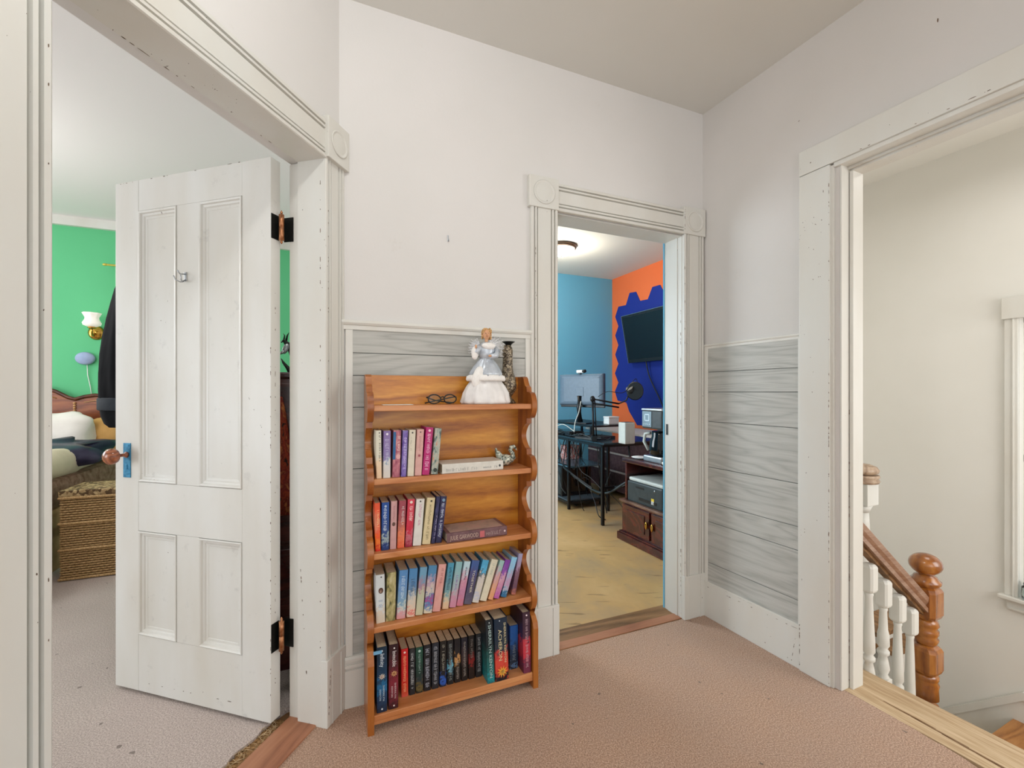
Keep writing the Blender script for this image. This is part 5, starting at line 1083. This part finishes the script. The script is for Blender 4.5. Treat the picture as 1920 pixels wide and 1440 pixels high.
# PC tower
t = thing('computer_tower', 'black computer tower with mesh front on the lower shelf of the desk', 'computer', G(2.50, 2.60, .0905), FB.a)
m = MB(); m.box(-.20, .17, -.26, .16, 0, .33, 0, .006); m.build('case', 'black', parent=t)
m = MB(); m.box(-.203, -.199, -.24, -.02, .02, .31)
for k in range(12): m.box(-.206, -.202, -.23, -.03, .04+.022*k, .048+.022*k)
m.build('front_grille', 'grayp', parent=t)
m = MB(); m.box(-.10, .14, -.2635, -.2595, .03, .30, 0, .001); m.build('side_window', 'dglass', parent=t)
# cables
def cable(name, label, pts, r=.0045, mat='black'):
    m = MB(); sm = []
    P = [Vector(p) for p in pts]
    for i in range(len(P)-1):
        p0, p1, p2, p3 = P[max(i-1, 0)], P[i], P[i+1], P[min(i+2, len(P)-1)]
        for k in range(7):
            q = k/7; sm.append(.5*((2*p1)+(-p0+p2)*q+(2*p0-5*p1+4*p2-p3)*q*q+(-p0+3*p1-3*p2+p3)*q**3))
    sm.append(P[-1]); o = sm[0].copy(); m.tube([v-o for v in sm], r, 6); return m.build(name, mat, loc=o, label=label, cat='cable', group='cables hanging under the desk')
cb = ['thick grey-blue cable sagging under the desk towards the printer', 'black cable looping down from the desk edge', 'thin black cable trailing to the floor under the desk', 'dark cable bundle strand by the front desk leg', 'black cable crossing from the desk to the cabinet', 'grey cable hanging beside the computer tower']
cable('cable', cb[0], [G(2.33, 2.45, .43), G(2.30, 2.1, .36), G(2.35, 1.85, .27), G(2.36, 1.6, .28), G(2.42, 1.42, .40), G(2.50, 1.3, .50)], .011, 'bluegrey' if 'bluegrey' in M else 'grayp')
cable('cable', cb[1], [G(2.30, 2.55, .73), G(2.29, 2.42, .62), G(2.26, 2.25, .45), G(2.25, 2.08, .40), G(2.28, 1.9, .34), G(2.3, 1.75, .3)], .008)
cable('cable', cb[2], [G(2.35, 1.9, .30), G(2.36, 1.8, .15), G(2.35, 1.72, .04), G(2.40, 1.68, .006)], .005)
cable('cable', cb[3], [G(2.62, 1.62, .72), G(2.60, 1.55, .55), G(2.66, 1.50, .40), G(2.60, 1.45, .32), G(2.45, 1.42, .28)], .010)
cable('cable', cb[4], [G(2.40, 1.60, .33), G(2.45, 1.48, .36), G(2.52, 1.40, .42), G(2.58, 1.3, .47)], .009)
cable('cable', cb[5], [G(2.27, 2.5, .40), G(2.25, 2.32, .33), G(2.24, 2.25, .22), G(2.28, 2.22, .15)], .007, 'grayp')
cable('cable', 'black cable hanging from the wall television', [G(3.6, 2.55, 1.62), G(3.62, 2.5, 1.4), G(3.62, 2.3, 1.1), G(3.62, 2.2, .9)], .008)
cs = ['white cable looping over the desk behind the monitor', 'black cable coiled on the left end of the desk', 'pale cable running down from the monitor to the desk', 'thin black cable rising from the desk to the microphone']
cable('cable', cs[0], [G(2.40, 2.72, .76), G(2.36, 2.60, .82), G(2.38, 2.45, .86), G(2.44, 2.35, .80), G(2.42, 2.2, .765)], .005, 'lgrayp')
cable('cable', cs[1], [G(2.30, 2.8, .765), G(2.32, 2.6, .80), G(2.30, 2.45, .765), G(2.34, 2.35, .79), G(2.30, 2.2, .765), G(2.32, 2.0, .775)], .007)
cable('cable', cs[2], [(mo.x-.03, mo.y-.16, 1.12), (mo.x-.06, mo.y-.20, 1.0), (mo.x-.10, mo.y-.22, .90), (mo.x-.12, mo.y-.28, .80)], .005, 'lgrayp')
cable('cable', cs[3], [b1+Vector((.05, 0, .02)), b1+Vector((.15, .02, .07)), b2+Vector((.05, 0, .11)), b4+Vector((.04, 0, .12)), b4+Vector((.06, 0, .02))], .003)
random.seed(21); m = MB()
for q in range(34):
    y0 = random.uniform(1.6, 2.9); x0 = random.uniform(2.27, 2.5); y1_ = y0+random.uniform(-.5, .3); x1_ = x0+random.uniform(-.02, .2); z0 = random.choice((.73, .73, .45, .77)); z1_ = random.choice((.09, .30, .42, .02))
    if q > 24: z1_ = .77+random.uniform(0, .02); z0 = .775
    P = [G(x0, y0, z0), G((x0+x1_)/2-.03, (y0*2+y1_)/3, z0*.5+z1_*.5-random.uniform(-.05, .10) if q <= 24 else .80), G(x1_-.02, (y0+2*y1_)/3, z1_+random.uniform(.02, .14) if q <= 24 else .77), G(x1_, y1_, z1_)]
    sm = []
    for i in range(3):
        p0, p1, p2, p3 = P[max(i-1, 0)], P[i], P[i+1], P[min(i+2, 3)]
        for k in range(6):
            t_ = k/6; sm.append(.5*((2*p1)+(-p0+p2)*t_+(2*p0-5*p1+4*p2-p3)*t_*t_+(-p0+3*p1-3*p2+p3)*t_**3))
    m.tube(sm+[P[3]], random.choice((.003, .004, .0055)), 5, random.choice((0, 0, 0, 1)))
o_ = G(2.4, 2.2, 0); m.v = [tuple(Vector(v)-o_) for v in m.v]
m.build('cable_tangle', ['black', 'grayp'], loc=o_, label='tangle of dark leads over and under the black desk', cat='cables', kind='stuff')
# cabinet
cx0, cx1, cy0, cy1 = 2.225, 2.66, .42, 1.19
cb_ = thing('media_cabinet', 'dark cherry wood cabinet with open upper bay and panelled doors', 'cabinet', G(2.44, .8), FB.a)
def C_(mb, x0, x1, y0, y1, z0, z1, bev=0.0): mb.box(x0-2.44, x1-2.44, y0-.8, y1-.8, z0, z1, 0, bev)
m = MB(); C_(m, cx0, cx1, cy0, cy1, .07, .315); m.build('body', 'cherry', parent=cb_)
m = MB(); C_(m, cx0-.03, cx1, cy0, cy1+.035, 0, .058, .004); C_(m, cx0-.02, cx1, cy0, cy1+.02, .058, .072, .004); m.build('plinth', 'cherry', parent=cb_)
m = MB(); C_(m, cx0-.02, cx1, cy0, cy1+.02, .315, .335, .004); m.build('printer_shelf', wood('cherry_edge', '4a3228', '6a4a3c', '8a6a58', (1, .4, 1), .3, 5, 0), parent=cb_)
m = MB(); C_(m, cx0-.02, cx1, cy0, cy1-.02, .645, .680, .008); m.build('cabinet_top', 'cherry', parent=cb_)
m = MB(); C_(m, cx0+.01, cx1, cy1-.045, cy1-.025, .335, .645); C_(m, cx1-.02, cx1, cy0, cy1-.04, .335, .645); C_(m, cx0+.01, cx1, cy0, cy0+.02, .335, .645); m.build('bay_sides', 'cherry', parent=cb_)
for a, b in ((.845, 1.165), (.50, .82)):
    m = MB(); C_(m, cx0-.014, cx0, a, b, .085, .300, .003); dr = m.build('door', 'cherry', parent=cb_)
    m = MB(); C_(m, cx0-.020, cx0-.013, a+.05, b-.05, .12, .265, .004); m.build('door_panel', 'cherry', parent=dr)
    m = MB(); m.ell((cx0-.026-2.44, (a+.02 if a > .8 else b-.02)-.8, .20), (.010, .012, .03), 10, 8); m.build('handle', 'brass', parent=dr)
# printer
pn = thing('laser_printer', 'dark grey laser printer with pale grey top in the cabinet bay', 'printer', G(2.405, .925, .3355), FB.a)
m = MB(); m.box(-.175, .17, -.20, .205, 0, .165, 0, .012); m.build('body', 'grayp', parent=pn)
m = MB(); m.box(-.165, .165, -.195, .20, .165, .195, 0, .014); m.build('top_cover', 'lgrayp', parent=pn)
m = MB(); m.box(-.1765, -.174, .0, .10, .120, .135); m.box(-.178, -.174, -.14, .06, .030, .052); m.build('paper_slot', 'black', parent=pn)
m = MB(); m.box(-.178, -.175, -.115, -.085, .055, .075); m.build('yellow_sticker', ink('e0c23c'), parent=pn)
m = MB(); m.box(-.178, -.175, -.115, -.085, .030, .055); m.build('white_sticker', 'white', parent=pn)
m = MB(); m.ell((-.176, -.12, .135), (.003, .008, .008), 10, 8); m.build('power_button', 'silver', parent=pn)
# coffee maker
cm = thing('coffee_maker', 'black and steel drip coffee maker with glass carafe on the cabinet', 'coffee maker', G(2.345, .855, .6808), FB.a)
k_ = 1.0
m = MB(); m.box(-.10, .10, -.10, .10, 0, .050, 0, .012); m.build('base', 'silver', parent=cm)
m = MB(); m.box(-.10, .10, -.105, .115, .255, .395, 0, .014); m.box(.04, .10, -.10, .10, .05, .26, 0, .008); m.build('brew_head', 'grayp', parent=cm)
m = MB(); m.box(-.103, .103, -.108, .118, .395, .412, 0, .006); m.build('lid', 'silver', parent=cm)
m = MB(); m.box(-.1045, -.101, .0, .105, .27, .39, 0, .002); m.build('control_panel', plain('steel_panel', '7c8c94', .3, .4, .03), parent=cm)
m = MB()
m.box(-.1065, -.104, .020, .075, .315, .322); m.box(-.1065, -.104, .020, .075, .362, .369); m.box(-.1065, -.104, .020, .028, .315, .369); m.box(-.1065, -.104, .067, .075, .315, .369)
for q in range(4): m.ell((-.1055, .018+.020*q, .290), (.003, .006, .006), 8, 6)
m.build('display_ring', ink('d6e6f0'), parent=cm)
m = MB(); m.lathe([(.060, .053), (.072, .065), (.076, .11), (.070, .16), (.056, .20), (.058, .235), (.05, .24)], (-.035, -.01, 0), 24); m.build('carafe', 'dglass', parent=cm)
m = MB(); m.tube([(-.06, .06, .22), (-.075, .105, .21), (-.078, .115, .15), (-.066, .075, .085)], .012, 8); m.build('handle', 'lgrayp', parent=cm)
t = thing('white_saucer', 'flat white plate left of the coffee maker on the cabinet', 'plate', G(2.31, 1.055, .6808), FB.a)
m = MB(); m.lathe([(.03, 0), (.035, .003), (.075, .010), (.076, .012), (.03, .006)], (0, 0, 0), 24); m.build('plate', 'white', parent=t)
t = thing('crumpled_napkin', 'crumpled white napkin at the foot of the coffee maker', 'napkin', G(2.245, .69, .6808), FB.a)
m = MB(); m.ell((0, 0, .016), (.035, .03, .016), 14, 8, wob=.6, wsc=40); m.build('paper', 'paper', parent=t)
t = thing('black_satchel', 'black bag hanging on the right behind the coffee maker', 'bag', G(2.9, 1.0, .9), FB.a)
bpy.data.objects.remove(t)
# TV
y0_, z0_ = FB.onX(1177, 636, 3.50)
tv = thing('wall_television', 'flat black television tilted forward on the navy mural', 'television', G(3.655, 2.36, 1.90), FB.a)
tl = math.radians(11)
Rt = Matrix.Rotation(-tl, 3, 'Y')
def tvb(mb): mb.v = [tuple(Rt @ Vector(v)+Vector((-.10, 0, 0))) for v in mb.v]; return mb
hy, hz_ = .50, .305
m = MB(); m.box(-.035, .0, -hy, hy, -hz_, hz_, 0, .005); tvb(m).build('bezel', 'black', parent=tv)
m = MB(); m.box(-.0375, -.0352, -hy+.03, hy-.03, -hz_+.045, hz_-.03); sc2 = tvb(m).build('screen', 'dglass', parent=tv)
m = MB(); m.box(-.036, .0, hy-.001, hy+.004, -hz_, hz_); m.box(-.036, .0, -hy, hy, hz_-.001, hz_+.003); tvb(m).build('edge_strip', 'silver', parent=tv)
m = MB(); m.box(.0, .09, -.12, .12, -.12, .12); m.build('wall_mount', 'iron', parent=tv).location = (-.09, 0, 0)
random.seed(3)
# back dresser (pinkish with pale rails) and boxes behind desk
t = thing('mauve_dresser', 'mauve dresser with pale trimmed drawers behind the desk', 'dresser', G(3.22, 2.45), FB.a)
m = MB(); m.box(-.12, .36, -.62, .62, .05, .735, 0, .004); m.build('body', plain('mauve_brown', '6a4a4c', .6, 0, .05), parent=t)
for k in range(3):
    m = MB(); m.box(-.128, -.12, -.58, .58, .10+.21*k, .27+.21*k, 0, .003); dr = m.build('drawer', plain('mauve_drawer_%d' % k, '64484c', .6, 0, .06), parent=t)
    m = MB(); m.box(-.140, -.127, -.60, .60, .275+.21*k, .295+.21*k, 0, .003); m.build('pale_rail', plain('pale_trim_%d' % k, 'd8ccc4', .5, 0, .03), parent=dr)
m = MB(); m.box(-.15, .36, -.64, .64, .735, .760, 0, .004); m.build('dresser_top', plain('pale_top', 'cfc8c0', .5, 0, .03), parent=t)
t = thing('red_gift_bag', 'red and white patterned bag on the middle shelf of the desk', 'bag', G(2.56, 2.62, .4465), FB.a)
m = MB(); m.box(-.09, .09, -.06, .06, 0, .16, 0, .004); m.build('bag', spine('red_white_print', ('c83c2c', 'd8d0cc', 'b83828', 'dcc0b4'), 22), parent=t)
m = MB(); m.tube([(-.04, -.062, .15), (-.03, -.062, .20), (.03, -.062, .20), (.04, -.062, .15)], .003, 6); m.build('handle', 'paper', parent=t)
t = thing('cardboard_box', 'tan cardboard box on the floor behind the computer tower', 'box', G(2.62, 3.17, 0), FB.a)
m = MB(); m.box(-.25, .25, -.13, .13, 0, .32, 0, .003); m.build('carton', plain('tan_card', 'c89860', .8, 0, .03), parent=t)
m = MB(); m.box(-.25, .25, -.02, .02, .32, .322); m.build('tape', plain('packing_tape', 'b88c50', .4, 0, .02), parent=t)
